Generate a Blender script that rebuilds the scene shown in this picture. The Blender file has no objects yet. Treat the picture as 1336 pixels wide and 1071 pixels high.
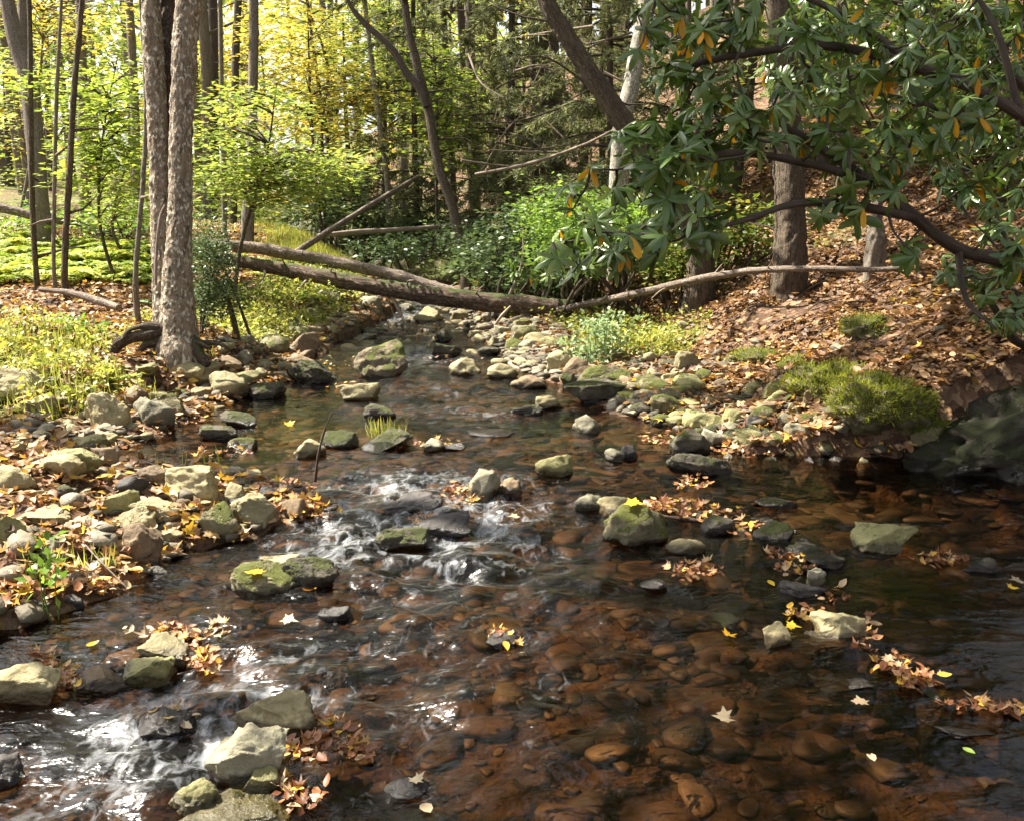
import bpy, bmesh, math, random
import numpy as np
from mathutils import Vector, Matrix
R = np.random.default_rng
PI = math.pi
sc = bpy.context.scene
COL = sc.collection

# ------------------------------------------------------------------ camera model
W, H, F = 1336.0, 1071.0, 1283.0
TH = math.radians(11.9)
CAM = np.array([0.0, 0.0, 1.6])
def ray(px, py):
    u = (px - W/2)/F; v = (py - H/2)/F
    return np.array([u, math.cos(TH) - v*math.sin(TH), -math.sin(TH) - v*math.cos(TH)])
def at(px, py, t): return CAM + ray(px, py)*t

# ------------------------------------------------------------------ noise
def _hash(ix, iy, iz, seed):
    h = (ix.astype(np.int64)*374761393 + iy.astype(np.int64)*668265263 + iz.astype(np.int64)*2147483647 + seed*1274126177) & 0xFFFFFFFF
    h = ((h ^ (h >> 13))*1274126177) & 0xFFFFFFFF
    h = ((h ^ (h >> 16))*2246822519) & 0xFFFFFFFF
    return ((h ^ (h >> 15)) & 0xFFFFFF)/float(0xFFFFFF)
def vn(p, seed=0):
    p = np.asarray(p, float); i = np.floor(p); f = p - i; f = f*f*f*(f*(f*6-15)+10); i = i.astype(np.int64)
    x, y, z = i[..., 0], i[..., 1], i[..., 2]; out = 0
    for a in (0, 1):
        wx = f[..., 0] if a else 1-f[..., 0]
        for b in (0, 1):
            wy = f[..., 1] if b else 1-f[..., 1]
            for c in (0, 1):
                wz = f[..., 2] if c else 1-f[..., 2]
                out = out + wx*wy*wz*_hash(x+a, y+b, z+c, seed)
    return out*2-1
def fbm(p, oct=4, seed=0, gain=.5):
    p = np.asarray(p, float); s = 0; a = 1
    for k in range(oct):
        s = s + a*vn(p*(2.03**k) + 17.3*k, seed+k); a *= gain
    return s
def xy3(x, y, z=0.0):
    x, y = np.broadcast_arrays(np.asarray(x, float), np.asarray(y, float))
    return np.stack([x, y, np.full_like(x, z)], -1)
def sst(a, b, x):
    t = np.clip((np.asarray(x, float)-a)/(b-a), 0, 1); return t*t*(3-2*t)

# ------------------------------------------------------------------ terrain
def zw(y): return np.interp(y, [-5, 1.9, 2.6, 3.7, 4.65, 5.75, 9, 12, 17, 30, 120], [-.12, -.09, -.06, 0, 0, .09, .11, .17, .28, .5, 2.2])
def on_water(px, py):
    t = 4.0
    for _ in range(25):
        d = ray(px, py); t = (1.6 - float(zw((CAM+d*t)[1])))/max(1e-3, -d[2])
    return CAM + ray(px, py)*t
_L = [on_water(*q) for q in [(-60, 835), (20, 815), (150, 775), (210, 738), (250, 710), (330, 702), (440, 668), (400, 634), (300, 619), (180, 607), (165, 590), (235, 553), (320, 522), (380, 500), (405, 470), (430, 448), (490, 425), (520, 405)]]
_LY = [-6, 2, 3.2] + [p[1] for p in _L] + [19, 25, 60, 130]
_LX = [-6, -4.2, -3.2] + [p[0] for p in _L] + [-3.0, -5.4, -17, -40]
_Rr = [on_water(*q) for q in [(1336, 628), (1200, 600), (1050, 592), (960, 592), (880, 565), (800, 535), (740, 505), (690, 490), (640, 455), (615, 430), (590, 405)]]
_RY = [-6, 2, 4.5] + [p[1] for p in _Rr] + [19, 25, 60, 130]
_RX = [5, 4.0, 3.4] + [p[0] for p in _Rr] + [-1.7, -3.4, -13, -35]
def XL(y): return np.interp(y, _LY, _LX)
def XR(y): return np.interp(y, _RY, _RX)
def ground(x, y, fine=True):
    x = np.asarray(x, float); y = np.asarray(y, float)
    w = zw(y); dl = XL(y)-x; dr = x-XR(y)
    wob = .12*fbm(xy3(x*1.7, y*1.7), 2, 5)
    dl = dl+wob; dr = dr+wob
    ins = np.minimum(-dl, -dr)
    bed = w - (.05 + .17*sst(0, .7, ins))
    k = sst(5.9, 7.3, y)
    fl_near = .05*sst(0, .25, dl) + .085*dl + .012*dl*dl*sst(1, 3, dl)
    fl_far = .05*sst(0, .2, dl) + np.interp(y, [8.3, 9.6, 13, 16], [.29, .15, .15, .29])*sst(.15, 1.0, dl) + .036*dl + .022*np.maximum(0, y-8)
    left = w + fl_near*(1-k) + fl_far*k
    wb = np.interp(y, [4, 5.8, 6.6, 8, 11, 14, 18, 25], [.15, .2, .7, 1.5, 1.9, 1.6, 1.6, 2.5])
    e = np.maximum(0, dr-wb)
    right = w + .05*sst(0, .3, dr) + .05*np.minimum(dr, wb) + .40*e*sst(-.2, .8, e) + .012*np.minimum(e, 14)**2
    right = np.minimum(right, 14 + .02*dr)
    left = np.minimum(left, 6 + .01*dl)
    z = np.where(dl > 0, left, np.where(dr > 0, right, bed))
    z = np.where((dl <= 0) & (dr <= 0), bed, z)
    land = sst(0, .5, np.maximum(dl, dr))
    z = z - .16*np.exp(-((x+2.80)/.45)**2 - ((y-7.28)/.20)**2)
    z = z + .07*land*fbm(xy3(x*.9, y*.9), 3, 9)
    if fine: z = z + (.012+.022*land)*fbm(xy3(x*4.3, y*4.3), 3, 21)
    return z
def gz(x, y): return float(ground(np.array([x]), np.array([y]))[0])
def hit(px, py, water=True):
    ts = np.concatenate([np.arange(1.6, 20, .02), np.arange(20, 90, .15)]); d = ray(px, py)
    P = CAM + ts[:, None]*d
    g = ground(P[:, 0], P[:, 1])
    if water:
        g = np.maximum(g, np.where((P[:, 0] > XL(P[:, 1])-.15) & (P[:, 0] < XR(P[:, 1])+.15), zw(P[:, 1]), -9))
    k = np.nonzero(P[:, 2] < g)[0]
    i = k[0] if len(k) else len(ts)-1
    return P[i], ts[i]

# ------------------------------------------------------------------ mesh builder
class MB:
    def __init__(s): s.v = []; s.f = {}; s.n = 0; s.r = {}; s.b = []; s.hasb = False
    def add(s, v, f, rnd=0.0, bark=None):
        v = np.asarray(v, float).reshape(-1, 3); f = np.asarray(f, int); k = f.shape[1]
        s.v.append(v); s.f.setdefault(k, []).append(f + s.n)
        s.r.setdefault(k, []).append(np.broadcast_to(np.asarray(rnd, float), (len(f),)).copy())
        if bark is None: s.b.append(v)
        else: s.b.append(bark); s.hasb = True
        s.n += len(v)
    def inst(s, tv, tf, M, P, rnd):
        """copies of a small shape: M n x 3 x 3 columns are axes (scaled)"""
        tv = np.asarray(tv, float); tf = np.asarray(tf, int); n = len(P)
        if n == 0: return
        v = np.einsum('nij,kj->nki', M, tv) + np.asarray(P)[:, None, :]
        f = tf[None] + (np.arange(n)*len(tv))[:, None, None]
        s.add(v.reshape(-1, 3), f.reshape(-1, tf.shape[1]), np.repeat(np.asarray(rnd, float), len(tf)))
    def mesh(s, name, mat, origin=(0, 0, 0), smooth=True):
        me = bpy.data.meshes.new(name)
        V = np.concatenate(s.v) - np.asarray(origin, float)
        loops = []; starts = []; tot = []; rn = []; c = 0
        for k, fl in s.f.items():
            ff = np.concatenate(fl); loops.append(ff.ravel()); starts.append(c + np.arange(len(ff))*k); c += ff.size
            rn.append(np.concatenate(s.r[k]))
        L = np.concatenate(loops); S = np.concatenate(starts); rn = np.concatenate(rn)
        me.vertices.add(len(V)); me.vertices.foreach_set('co', V.ravel().astype(np.float32))
        me.loops.add(len(L)); me.loops.foreach_set('vertex_index', L.astype(np.int32))
        me.polygons.add(len(S)); me.polygons.foreach_set('loop_start', S.astype(np.int32))
        me.update(calc_edges=True)
        me.polygons.foreach_set('use_smooth', np.full(len(S), smooth))
        a = me.attributes.new('rnd', 'FLOAT', 'FACE'); a.data.foreach_set('value', rn.astype(np.float32))
        if s.hasb:
            B = np.concatenate(s.b); a = me.attributes.new('bark', 'FLOAT_VECTOR', 'POINT'); a.data.foreach_set('vector', B.ravel().astype(np.float32))
        if mat: me.materials.append(mat)
        me.validate()
        return me
    def obj(s, name, mat, parent=None, origin=None, smooth=True):
        o0 = (0, 0, 0) if origin is None else origin
        ob = bpy.data.objects.new(name, s.mesh(name, mat, o0, smooth)); COL.objects.link(ob)
        if parent is not None: ob.parent = parent
        elif origin is not None: ob.location = Vector(origin)
        return ob
def tag(o, label, cat, group=None, kind=None):
    if label: o['label'] = label
    if cat: o['category'] = cat
    if group: o['group'] = group
    if kind: o['kind'] = kind
    return o
def thing(name, label, cat, loc, group=None, rz=0):
    o = bpy.data.objects.new(name, None); COL.objects.link(o); o.location = Vector(loc); o.rotation_euler.z = rz; o.empty_display_size = .1
    return tag(o, label, cat, group)
def copy_tree(o, parent=None):
    c = o.copy(); COL.objects.link(c)
    if parent is not None: c.parent = parent
    for ch in list(o.children): copy_tree(ch, c)
    return c

def norm(a): return a/np.maximum(1e-9, np.linalg.norm(a, axis=-1, keepdims=True))
def frames(d, up, scale=1.0, wid=1.0):
    """matrices with Y along d, Z near up"""
    d = norm(d); x = norm(np.cross(d, up)); z = np.cross(x, d)
    s = np.broadcast_to(np.asarray(scale, float), (len(d),))[:, None]; w = np.broadcast_to(np.asarray(wid, float), (len(d),))[:, None]
    return np.stack([x*s*w, d*s, z*s], -1)
def rdir(r, n):
    a = r.normal(size=(n, 3)); return norm(a)
def hdir(r, n, tilt=.3):
    a = r.uniform(0, 2*PI, n); return norm(np.stack([np.cos(a), np.sin(a), r.normal(0, tilt, n)], -1))

# leaf shapes: unit length on +Y, normal +Z
LEAF2 = (np.array([(0, 0, 0), (.30, .45, .07), (0, 1, 0), (-.30, .45, .07)]), np.array([(0, 1, 2), (0, 2, 3)]))
LEAFM = (np.array([(0, 0, 0), (.2, .18, .05), (.27, .5, .08), (.15, .8, .04), (0, 1, -.05), (-.15, .8, .04), (-.27, .5, .08), (-.2, .18, .05), (0, .5, 0)]),
         np.array([(0, 1, 8), (1, 2, 8), (2, 3, 8), (3, 4, 8), (4, 5, 8), (5, 6, 8), (6, 7, 8), (7, 0, 8)]))
def star_leaf(curl, seed=0):
    r = R(seed)
    pts = [(0, -.02), (.14, .06), (.36, -.08), (.30, .16), (.56, .34), (.32, .42), (.28, .62), (.13, .58), (0, 1.0), (-.13, .58), (-.28, .62), (-.32, .42), (-.56, .34), (-.30, .16), (-.36, -.08), (-.14, .06)]
    pts = [(x*r.uniform(.85, 1.1), y*r.uniform(.9, 1.1)) for x, y in pts]
    v = [(x, y, curl*(x*x*1.4 + .6*(y-.35)**2) + r.normal(0, .03)) for x, y in pts] + [(0, .3, 0)]
    n = len(pts)
    return np.array(v), np.array([(i, (i+1) % n, n) for i in range(n)])
STARS = [star_leaf(c, k) for k, c in enumerate((.15, .5, .9, -.5, 1.4))]
OVALS = []
for _k, _c in enumerate((.1, .5, -.4, .9)):
    _v = LEAFM[0].copy(); _v[:, 2] += _c*((_v[:, 1]-.5)**2 + 1.5*_v[:, 0]**2); OVALS.append((_v, LEAFM[1]))
def rhodo_leaf(droop, wide=.15):
    ys = np.array([0, .1, .3, .55, .8, .95, 1.0]); ws = np.array([.02, .06, .125, wide, .125, .055, .004])
    v = []
    for y, w in zip(ys, ws):
        z = -droop*y*y
        v += [(-w, y, z-.2*w), (0, y, z+.03*(1-y)), (w, y, z-.2*w)]
    f = []
    for i in range(len(ys)-1):
        a = i*3; f += [(a, a+1, a+4, a+3), (a+1, a+2, a+5, a+4)]
    return np.array(v), np.array(f)
BLADE = (np.array([(-.03, 0, 0), (.03, 0, 0), (-.025, .45, .06), (.025, .45, .06), (-.014, .8, .20), (.014, .8, .20), (-.002, 1, .38), (.002, 1, .38)]),
         np.array([(0, 1, 3, 2), (2, 3, 5, 4), (4, 5, 7, 6)]))
NEEDLE = (np.array([(-.07, 0, 0), (.07, 0, 0), (.06, .6, .0), (0, 1, -.05), (-.06, .6, 0)]), np.array([(0, 1, 2, 4), (4, 2, 3, 3)]))
NEEDLE = (np.array([(0, 0, 0), (.09, .4, .02), (0, 1, -.05), (-.09, .4, .02)]), np.array([(0, 1, 2, 3)]))

def tube(mb, pts, rad, n=8, wob=.0, seed=0, closed=True, rnd=0.0, sub=1, fine=0.0):
    pts = np.asarray(pts, float); rad = np.broadcast_to(np.asarray(rad, float), (len(pts),)).copy()
    if sub > 1 and len(pts) >= 2:
        t = np.arange(len(pts)); tt = np.linspace(0, len(pts)-1, (len(pts)-1)*sub+1)
        if len(pts) > 2:   # catmull-rom
            P = np.vstack([2*pts[0]-pts[1], pts, 2*pts[-1]-pts[-2]]); o = []
            for q in tt:
                i = min(int(q), len(pts)-2); f = q-i; a, b, c, d = P[i], P[i+1], P[i+2], P[i+3]
                o.append(.5*((2*b)+(-a+c)*f+(2*a-5*b+4*c-d)*f*f+(-a+3*b-3*c+d)*f**3))
            new = np.array(o)
        else: new = pts[0] + (pts[1]-pts[0])*tt[:, None]
        rad = np.interp(tt, t, rad); pts = new
    m = len(pts); T = np.gradient(pts, axis=0) if m > 2 else np.repeat((pts[1:]-pts[:1]), 2, 0)
    T = norm(T); ref = np.array([0, 0, 1.0]) if abs(T[0][2]) < .8 else np.array([0, 1.0, 0])
    x = norm(np.cross(T[0], ref)); X = [x]
    for i in range(1, m):
        x = X[-1] - T[i]*np.dot(X[-1], T[i]); X.append(norm(x))
    X = np.array(X); Y = np.cross(T, X)
    s = np.concatenate([[0], np.cumsum(np.linalg.norm(np.diff(pts, axis=0), axis=1))])
    a = np.arange(n)*2*PI/n
    ca, sa = np.cos(a), np.sin(a)
    rr = rad[:, None]*np.ones(n)
    bk = np.stack([rr*ca, rr*sa, np.repeat(s[:, None], n, 1)], -1)
    if wob:
        rr = rr*(1 + wob*fbm(bk*np.array([5, 5, 2.2])/max(.02, rad.max())*.12 + seed*3.1, 3, seed))
    if fine: rr = rr + fine*(fbm(bk*np.array([26, 26, 12])+seed, 3, seed+3, .6) + np.maximum(0, fbm(bk*np.array([60, 60, 34])+seed, 2, seed+9)))
    v = pts[:, None] + rr[..., None]*(X[:, None]*ca[:, None] + Y[:, None]*sa[:, None])
    i = np.arange(m-1)[:, None]*n; j = np.arange(n)[None]; k = (j+1) % n
    f = np.stack([i+j, i+k, i+n+k, i+n+j], -1).reshape(-1, 4)
    off = seed*1.7
    mb.add(v.reshape(-1, 3), f, rnd, bk.reshape(-1, 3)+off)
    if closed:
        for e, c in ((0, pts[0]), (m-1, pts[-1])):
            ring = v[e]; vv = np.vstack([ring, c[None]]); ff = np.array([(q, (q+1) % n, n) for q in range(n)])
            if e == 0: ff = ff[:, ::-1]
            mb.add(vv, ff, rnd, np.vstack([bk[e], bk[e].mean(0)[None]])+off)
    return pts, rad

# ------------------------------------------------------------------ materials
def newmat(name):
    m = bpy.data.materials.new(name); m.use_nodes = True; nt = m.node_tree; nt.nodes.clear(); return m, nt
class N:
    def __init__(s, nt): s.nt = nt
    def __call__(s, typ, ins=None, **kw):
        n = s.nt.nodes.new(typ)
        for k, v in kw.items(): setattr(n, k, v)
        for k, v in (ins or {}).items():
            if hasattr(v, 'is_linked') or isinstance(v, bpy.types.NodeSocket): s.nt.links.new(v, n.inputs[k])
            else: n.inputs[k].default_value = v
        return n
    def ramp(s, fac, stops, interp='LINEAR'):
        n = s.nt.nodes.new('ShaderNodeValToRGB'); e = n.color_ramp.elements; n.color_ramp.interpolation = interp
        while len(e) < len(stops): e.new(.5)
        for q, (p, c) in zip(e, stops): q.position = p; q.color = (*c, 1) if not np.isscalar(c) else (c, c, c, 1)
        s.nt.links.new(fac, n.inputs[0]); return n.outputs[0]
    def mix(s, fac, a, b, mode='MIX'):
        n = s.nt.nodes.new('ShaderNodeMix'); n.data_type = 'RGBA'; n.blend_type = mode; n.clamp_factor = True
        for i, v in ((0, fac), (6, a), (7, b)):
            if isinstance(v, bpy.types.NodeSocket): s.nt.links.new(v, n.inputs[i])
            elif i: n.inputs[i].default_value = (*v, 1) if len(v) == 3 else v
            else: n.inputs[i].default_value = v
        return n.outputs[2]
    def math(s, op, a, b=0.0, c=0.0, clamp=False):
        n = s.nt.nodes.new('ShaderNodeMath'); n.operation = op; n.use_clamp = clamp
        for i, v in enumerate((a, b, c)):
            if isinstance(v, bpy.types.NodeSocket): s.nt.links.new(v, n.inputs[i])
            else: n.inputs[i].default_value = v
        return n.outputs[0]
    def noise(s, vec, scale, detail=4, rough=.55, dist=0.0):
        return s('ShaderNodeTexNoise', {'Vector': vec, 'Scale': scale, 'Detail': detail, 'Roughness': rough, 'Distortion': dist}).outputs[0]
    def scale(s, vec, v):
        return s('ShaderNodeVectorMath', {0: vec, 1: v}, operation='MULTIPLY').outputs[0]
    def out(s, sh): s.nt.links.new(sh, s('ShaderNodeOutputMaterial').inputs[0])
def leafmat(name, stops, trans=.4, rough=.5, tboost=1.3, spec=.35, bump=0):
    m, nt = newmat(name); n = N(nt)
    a = n('ShaderNodeAttribute', attribute_name='rnd').outputs['Fac']
    pos = n('ShaderNodeNewGeometry').outputs['Position']
    nz = n.noise(pos, 60, 2)
    c = n.ramp(a, stops)
    c = n.mix(n.math('MULTIPLY', nz, .35), c, (.5, .5, .5), 'MULTIPLY') if bump else c
    p = n('ShaderNodeBsdfPrincipled', {'Base Color': c, 'Roughness': rough, 'Specular IOR Level': spec})
    t = n('ShaderNodeBsdfTranslucent', {'Color': n.mix(1.0, c, (tboost, tboost*.97, tboost*.7, 1), 'MULTIPLY')})
    mx = n('ShaderNodeMixShader', {0: trans, 1: p.outputs[0], 2: t.outputs[0]})
    n.out(mx.outputs[0]); return m
def barkmat(name, dark, mid, light, sx=14, sz=3, flake=.0, flakecol=(.6, .58, .52), bump=.6, moss=0.0, rough=.85):
    m, nt = newmat(name); n = N(nt)
    b = n('ShaderNodeAttribute', attribute_name='bark').outputs['Vector']
    st = n.scale(b, (sx, sx, sz))
    w = n.noise(st, 2.0, 6, .65, .6)
    v = n('ShaderNodeTexVoronoi', {'Vector': st, 'Scale': 2.2, 'Randomness': 1.0}, feature='DISTANCE_TO_EDGE').outputs[0]
    c = n.ramp(w, [(.28, dark), (.5, mid), (.72, light)])
    big = n.noise(b, 3.0, 3)
    c = n.mix(n.math('MULTIPLY', big, .6), c, mid)
    h = n.math('ADD', n.math('MULTIPLY', w, .8), n.math('MULTIPLY', v, .35))
    if flake:
        fl = n.noise(n.scale(b, (sx*2.6, sx*2.6, sx*1.4)), 1.6, 4, .6)
        k = n.ramp(fl, [(.56-.06*flake, 0.0), (.62-.04*flake, 1.0)])
        c = n.mix(n.math('MULTIPLY', k, .85), c, flakecol); h = n.math('ADD', h, n.math('MULTIPLY', k, .35))
        dk = n.noise(n.scale(b, (sx*1.4, sx*1.4, sx*.5)), 2.3, 4, .65)
        c = n.mix(n.math('MULTIPLY', n.ramp(dk, [(.56, 0.0), (.64, 1.0)]), .8), c, dark)
    if moss:
        geo = n('ShaderNodeNewGeometry'); z = n('ShaderNodeSeparateXYZ', {0: geo.outputs['Normal']}).outputs[2]
        k = n.math('ADD', n.math('MULTIPLY', z, .5), n.noise(b, 6, 5, .6))
        c = n.mix(n.ramp(k, [(.95-moss, 0.0), (1.15-moss, 1.0)]), c, (.055, .07, .018))
    bp = n('ShaderNodeBump', {'Height': h, 'Strength': bump, 'Distance': .03})
    p = n('ShaderNodeBsdfPrincipled', {'Base Color': c, 'Roughness': rough, 'Normal': bp.outputs[0], 'Specular IOR Level': .25})
    n.out(p.outputs[0]); return m
def rockmat(name, c1, c2, c3, moss=.0, mosscol=((.04, .055, .012), (.13, .15, .03)), sub=False):
    m, nt = newmat(name); n = N(nt)
    oi = n('ShaderNodeObjectInfo'); tc = n('ShaderNodeTexCoord').outputs['Object']
    geo = n('ShaderNodeNewGeometry'); pos = geo.outputs['Position']
    q = n('ShaderNodeVectorMath', {0: pos, 1: n.scale(n('ShaderNodeCombineXYZ', {0: oi.outputs['Random'], 1: oi.outputs['Random'], 2: oi.outputs['Random']}).outputs[0], (40, 71, 23))}, operation='ADD').outputs[0]
    a = n.noise(q, 9, 8, .68, .5); g = n.noise(q, 85, 3, .7)
    lich = n.noise(q, 24, 5, .7)
    c = n.ramp(a, [(.3, c1), (.52, c2), (.72, c3)])
    tone = n.math('ADD', n.math('MULTIPLY', oi.outputs['Random'], .55), .72)
    tn = n('ShaderNodeCombineXYZ', {0: tone, 1: tone, 2: tone}).outputs[0]
    c = n.mix(1.0, c, tn, 'MULTIPLY')
    c = n.mix(n.math('MULTIPLY', n.ramp(g, [(.35, 0.0), (.75, 1.0)]), .45), c, c1)
    c = n.mix(n.math('MULTIPLY', n.ramp(lich, [(.6, 0.0), (.66, 1.0)]), .35), c, tuple(min(.5, q*1.5) for q in c3))
    h = n.math('ADD', n.math('MULTIPLY', a, 1.0), n.math('MULTIPLY', g, .16))
    nz = n('ShaderNodeSeparateXYZ', {0: geo.outputs['Normal']}).outputs[2]
    rough = .8
    if moss:
        k = n.math('ADD', n.math('MULTIPLY', nz, .35), n.math('MULTIPLY', n.math('SUBTRACT', n.noise(q, 7, 5, .65), .5), 1.8))
        k = n.math('MULTIPLY', n.math('SUBTRACT', k, .74-.98*moss), 7.0, clamp=True)
        fz = n.noise(q, 140, 3, .75)
        mc = n.mix(n.ramp(fz, [(.3, 0.0), (.7, 1.0)]), mosscol[0], mosscol[1])
        mc = n.mix(n.math('MULTIPLY', n.noise(q, 12, 3), .8), mc, mosscol[0])
        c = n.mix(k, c, mc)
        h = n.math('ADD', h, n.math('MULTIPLY', n.math('MULTIPLY', k, fz), .9))
    if not sub:      # wet band round the waterline
        wl = n('ShaderNodeAttribute', attribute_name='wl', attribute_type='OBJECT').outputs['Fac']
        z = n('ShaderNodeSeparateXYZ', {0: pos}).outputs[2]
        d = n.math('SUBTRACT', n.math('SUBTRACT', z, wl), n.math('MULTIPLY', n.noise(q, 16, 3), .055))
        wet = n.ramp(n.math('ADD', d, .5), [(.503, 1.0), (.520, 0.0)])
        c = n.mix(wet, c, n.mix(1.0, c, (.28, .25, .22), 'MULTIPLY'))
        rough = n.math('SUBTRACT', .82, n.math('MULTIPLY', wet, .6))
    bp = n('ShaderNodeBump', {'Height': h, 'Strength': .9, 'Distance': .03})
    p = n('ShaderNodeBsdfPrincipled', {'Base Color': c, 'Roughness': rough, 'Normal': bp.outputs[0], 'Specular IOR Level': .4})
    n.out(p.outputs[0]); return m

MAT = {}
MAT['litter'] = leafmat('litter_leaf', [(0, (.07, .035, .02)), (.22, (.15, .075, .03)), (.5, (.27, .145, .06)), (.74, (.38, .23, .105)), (.87, (.46, .32, .17)), (.93, (.48, .24, .035)), (1, (.60, .40, .07))], .22, .55, 1.2)
MAT['bright_litter'] = leafmat('bright_leaf', [(0, (.14, .05, .02)), (.25, (.36, .16, .07)), (.45, (.55, .36, .20)), (.62, (.58, .42, .25)), (.8, (.56, .31, .06)), (1, (.70, .46, .05))], .28, .5, 1.2)
MAT['yellow_leaf'] = leafmat('yellow_leaf', [(0, (.68, .36, .02)), (1, (.80, .55, .05))], .3, .45, 1.2)
MAT['pale_leaf'] = leafmat('pale_leaf', [(0, (.36, .26, .16)), (1, (.56, .46, .30))], .3, .45, 1.1)
MAT['green_leaf'] = leafmat('maple_green', [(0, (.09, .14, .02)), (.5, (.20, .27, .045)), (1, (.33, .38, .07))], .45, .5, 1.7)
MAT['lime_leaf'] = leafmat('maple_lime', [(0, (.10, .16, .035)), (.45, (.21, .28, .06)), (.8, (.33, .36, .09)), (1, (.48, .40, .10))], .45, .5, 1.45)
MAT['gold_leaf'] = leafmat('maple_gold', [(0, (.17, .22, .05)), (.4, (.34, .35, .08)), (.75, (.54, .43, .08)), (1, (.52, .30, .04))], .42, .5, 1.35)
MAT['canopy'] = leafmat('canopy_leaf', [(0, (.05, .09, .015)), (.6, (.12, .16, .025)), (1, (.30, .26, .03))], .35, .5, 1.4)
MAT['hemlock'] = leafmat('hemlock_needle', [(0, (.085, .10, .05)), (.5, (.17, .19, .10)), (.9, (.26, .28, .16)), (1, (.32, .22, .12))], .45, .6, 1.5)
MAT['rhodo'] = leafmat('rhododendron_leaf', [(0, (.05, .095, .014)), (.6, (.10, .165, .035)), (1, (.21, .28, .09))], .22, .28, 1.6, .6)
MAT['rhodo_yellow'] = leafmat('rhododendron_yellow', [(0, (.55, .24, .01)), (1, (.65, .38, .02))], .3, .4, 1.2)
MAT['laurel'] = leafmat('laurel_leaf', [(0, (.04, .07, .025)), (.6, (.10, .15, .06)), (1, (.20, .26, .12))], .25, .4, 1.5)
MAT['shrub'] = leafmat('shrub_leaf', [(0, (.06, .13, .02)), (.5, (.15, .25, .04)), (1, (.27, .36, .08))], .4, .5, 1.5)
MAT['grass'] = leafmat('grass_blade', [(0, (.11, .15, .025)), (.5, (.28, .31, .06)), (.85, (.44, .41, .12)), (1, (.50, .40, .18))], .4, .5, 1.4)
MAT['fern'] = leafmat('fern_frond', [(0, (.12, .20, .03)), (.5, (.25, .32, .05)), (1, (.42, .38, .07))], .4, .55, 1.5)
MAT['pale_fern'] = leafmat('pale_fern_frond', [(0, (.14, .22, .10)), (1, (.30, .38, .20))], .35, .55, 1.3)
MAT['moss_blade'] = leafmat('moss_blade', [(0, (.07, .10, .012)), (.5, (.20, .23, .028)), (1, (.38, .36, .06))], .4, .6, 1.3)

MAT['birch'] = barkmat('birch_bark', (.06, .042, .03), (.24, .185, .13), (.36, .295, .22), 10, 5, 1.0, (.60, .55, .44), 1.1)
MAT['birch_dark'] = barkmat('birch_bark_rough', (.03, .022, .018), (.085, .06, .045), (.17, .125, .095), 12, 5, .3, (.30, .25, .20), .9)
MAT['root'] = barkmat('root_bark', (.012, .009, .007), (.06, .042, .03), (.15, .115, .085), 16, 3, .3, (.20, .17, .13), bump=1.0, moss=.08)
MAT['grey_bark'] = barkmat('grey_bark', (.07, .058, .046), (.17, .14, .11), (.28, .235, .19), 14, 2.2, .2, (.28, .26, .22), .7)
MAT['brown_bark'] = barkmat('brown_bark', (.03, .022, .015), (.10, .074, .05), (.19, .145, .10), 18, 1.6, .15, (.24, .21, .16), bump=1.2)
MAT['dark_bark'] = barkmat('dark_bark', (.026, .02, .016), (.075, .058, .045), (.14, .11, .088), 16, 2.5, 0, bump=.7)
MAT['pale_bark'] = barkmat('pale_bark', (.11, .095, .075), (.23, .205, .165), (.38, .35, .29), 12, 5, .5, (.55, .54, .46), .5)
MAT['log'] = barkmat('log_bark', (.022, .014, .010), (.085, .055, .038), (.19, .135, .10), 10, 1.6, .25, (.26, .20, .15), .9, moss=.12)
MAT['grey_log'] = barkmat('grey_log_bark', (.05, .036, .028), (.15, .115, .09), (.28, .225, .18), 12, 1.6, .3, (.34, .29, .24), .8)
MAT['stick'] = barkmat('stick_bark', (.10, .07, .05), (.24, .19, .15), (.42, .35, .29), 30, 5, 0, bump=.4)
MAT['stick_dark'] = barkmat('dark_stick_bark', (.02, .014, .01), (.06, .042, .03), (.12, .085, .06), 30, 5, 0, bump=.4)

MAT['pale'] = rockmat('rock_pale', (0.184, 0.150, 0.076), (0.310, 0.267, 0.140), (0.427, 0.383, 0.220), .10)
MAT['tan'] = rockmat('rock_tan', (0.165, 0.136, 0.068), (0.281, 0.238, 0.128), (0.388, 0.344, 0.200), .14)
MAT['olive'] = rockmat('rock_olive', (0.126, 0.116, 0.044), (0.213, 0.199, 0.084), (0.310, 0.291, 0.136), .30)
MAT['grey'] = rockmat('rock_grey', (0.116, 0.107, 0.072), (0.223, 0.204, 0.136), (0.330, 0.306, 0.212), .08)
MAT['brown'] = rockmat('rock_brown', (0.087, 0.058, 0.032), (0.184, 0.131, 0.076), (0.272, 0.204, 0.124), .05)
MAT['pink'] = rockmat('rock_pink', (0.107, 0.082, 0.050), (0.204, 0.160, 0.100), (0.291, 0.242, 0.152), .64, ((.07, .085, .012), (.22, .23, .035)))
MAT['moss'] = rockmat('rock_moss', (0.078, 0.064, 0.032), (0.165, 0.145, 0.076), (0.262, 0.233, 0.128), .60, ((.055, .068, .008), (.20, .21, .025)))
MAT['darkmoss'] = rockmat('rock_dark_moss', (.03, .026, .017), (.075, .064, .042), (.14, .125, .08), .52, ((.028, .036, .005), (.12, .135, .017)))
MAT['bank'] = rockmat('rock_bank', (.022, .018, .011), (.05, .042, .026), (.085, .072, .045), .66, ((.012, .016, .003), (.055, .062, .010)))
MAT['wet'] = rockmat('rock_wet', (.028, .025, .024), (.07, .062, .058), (.14, .13, .125), .06)
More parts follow.
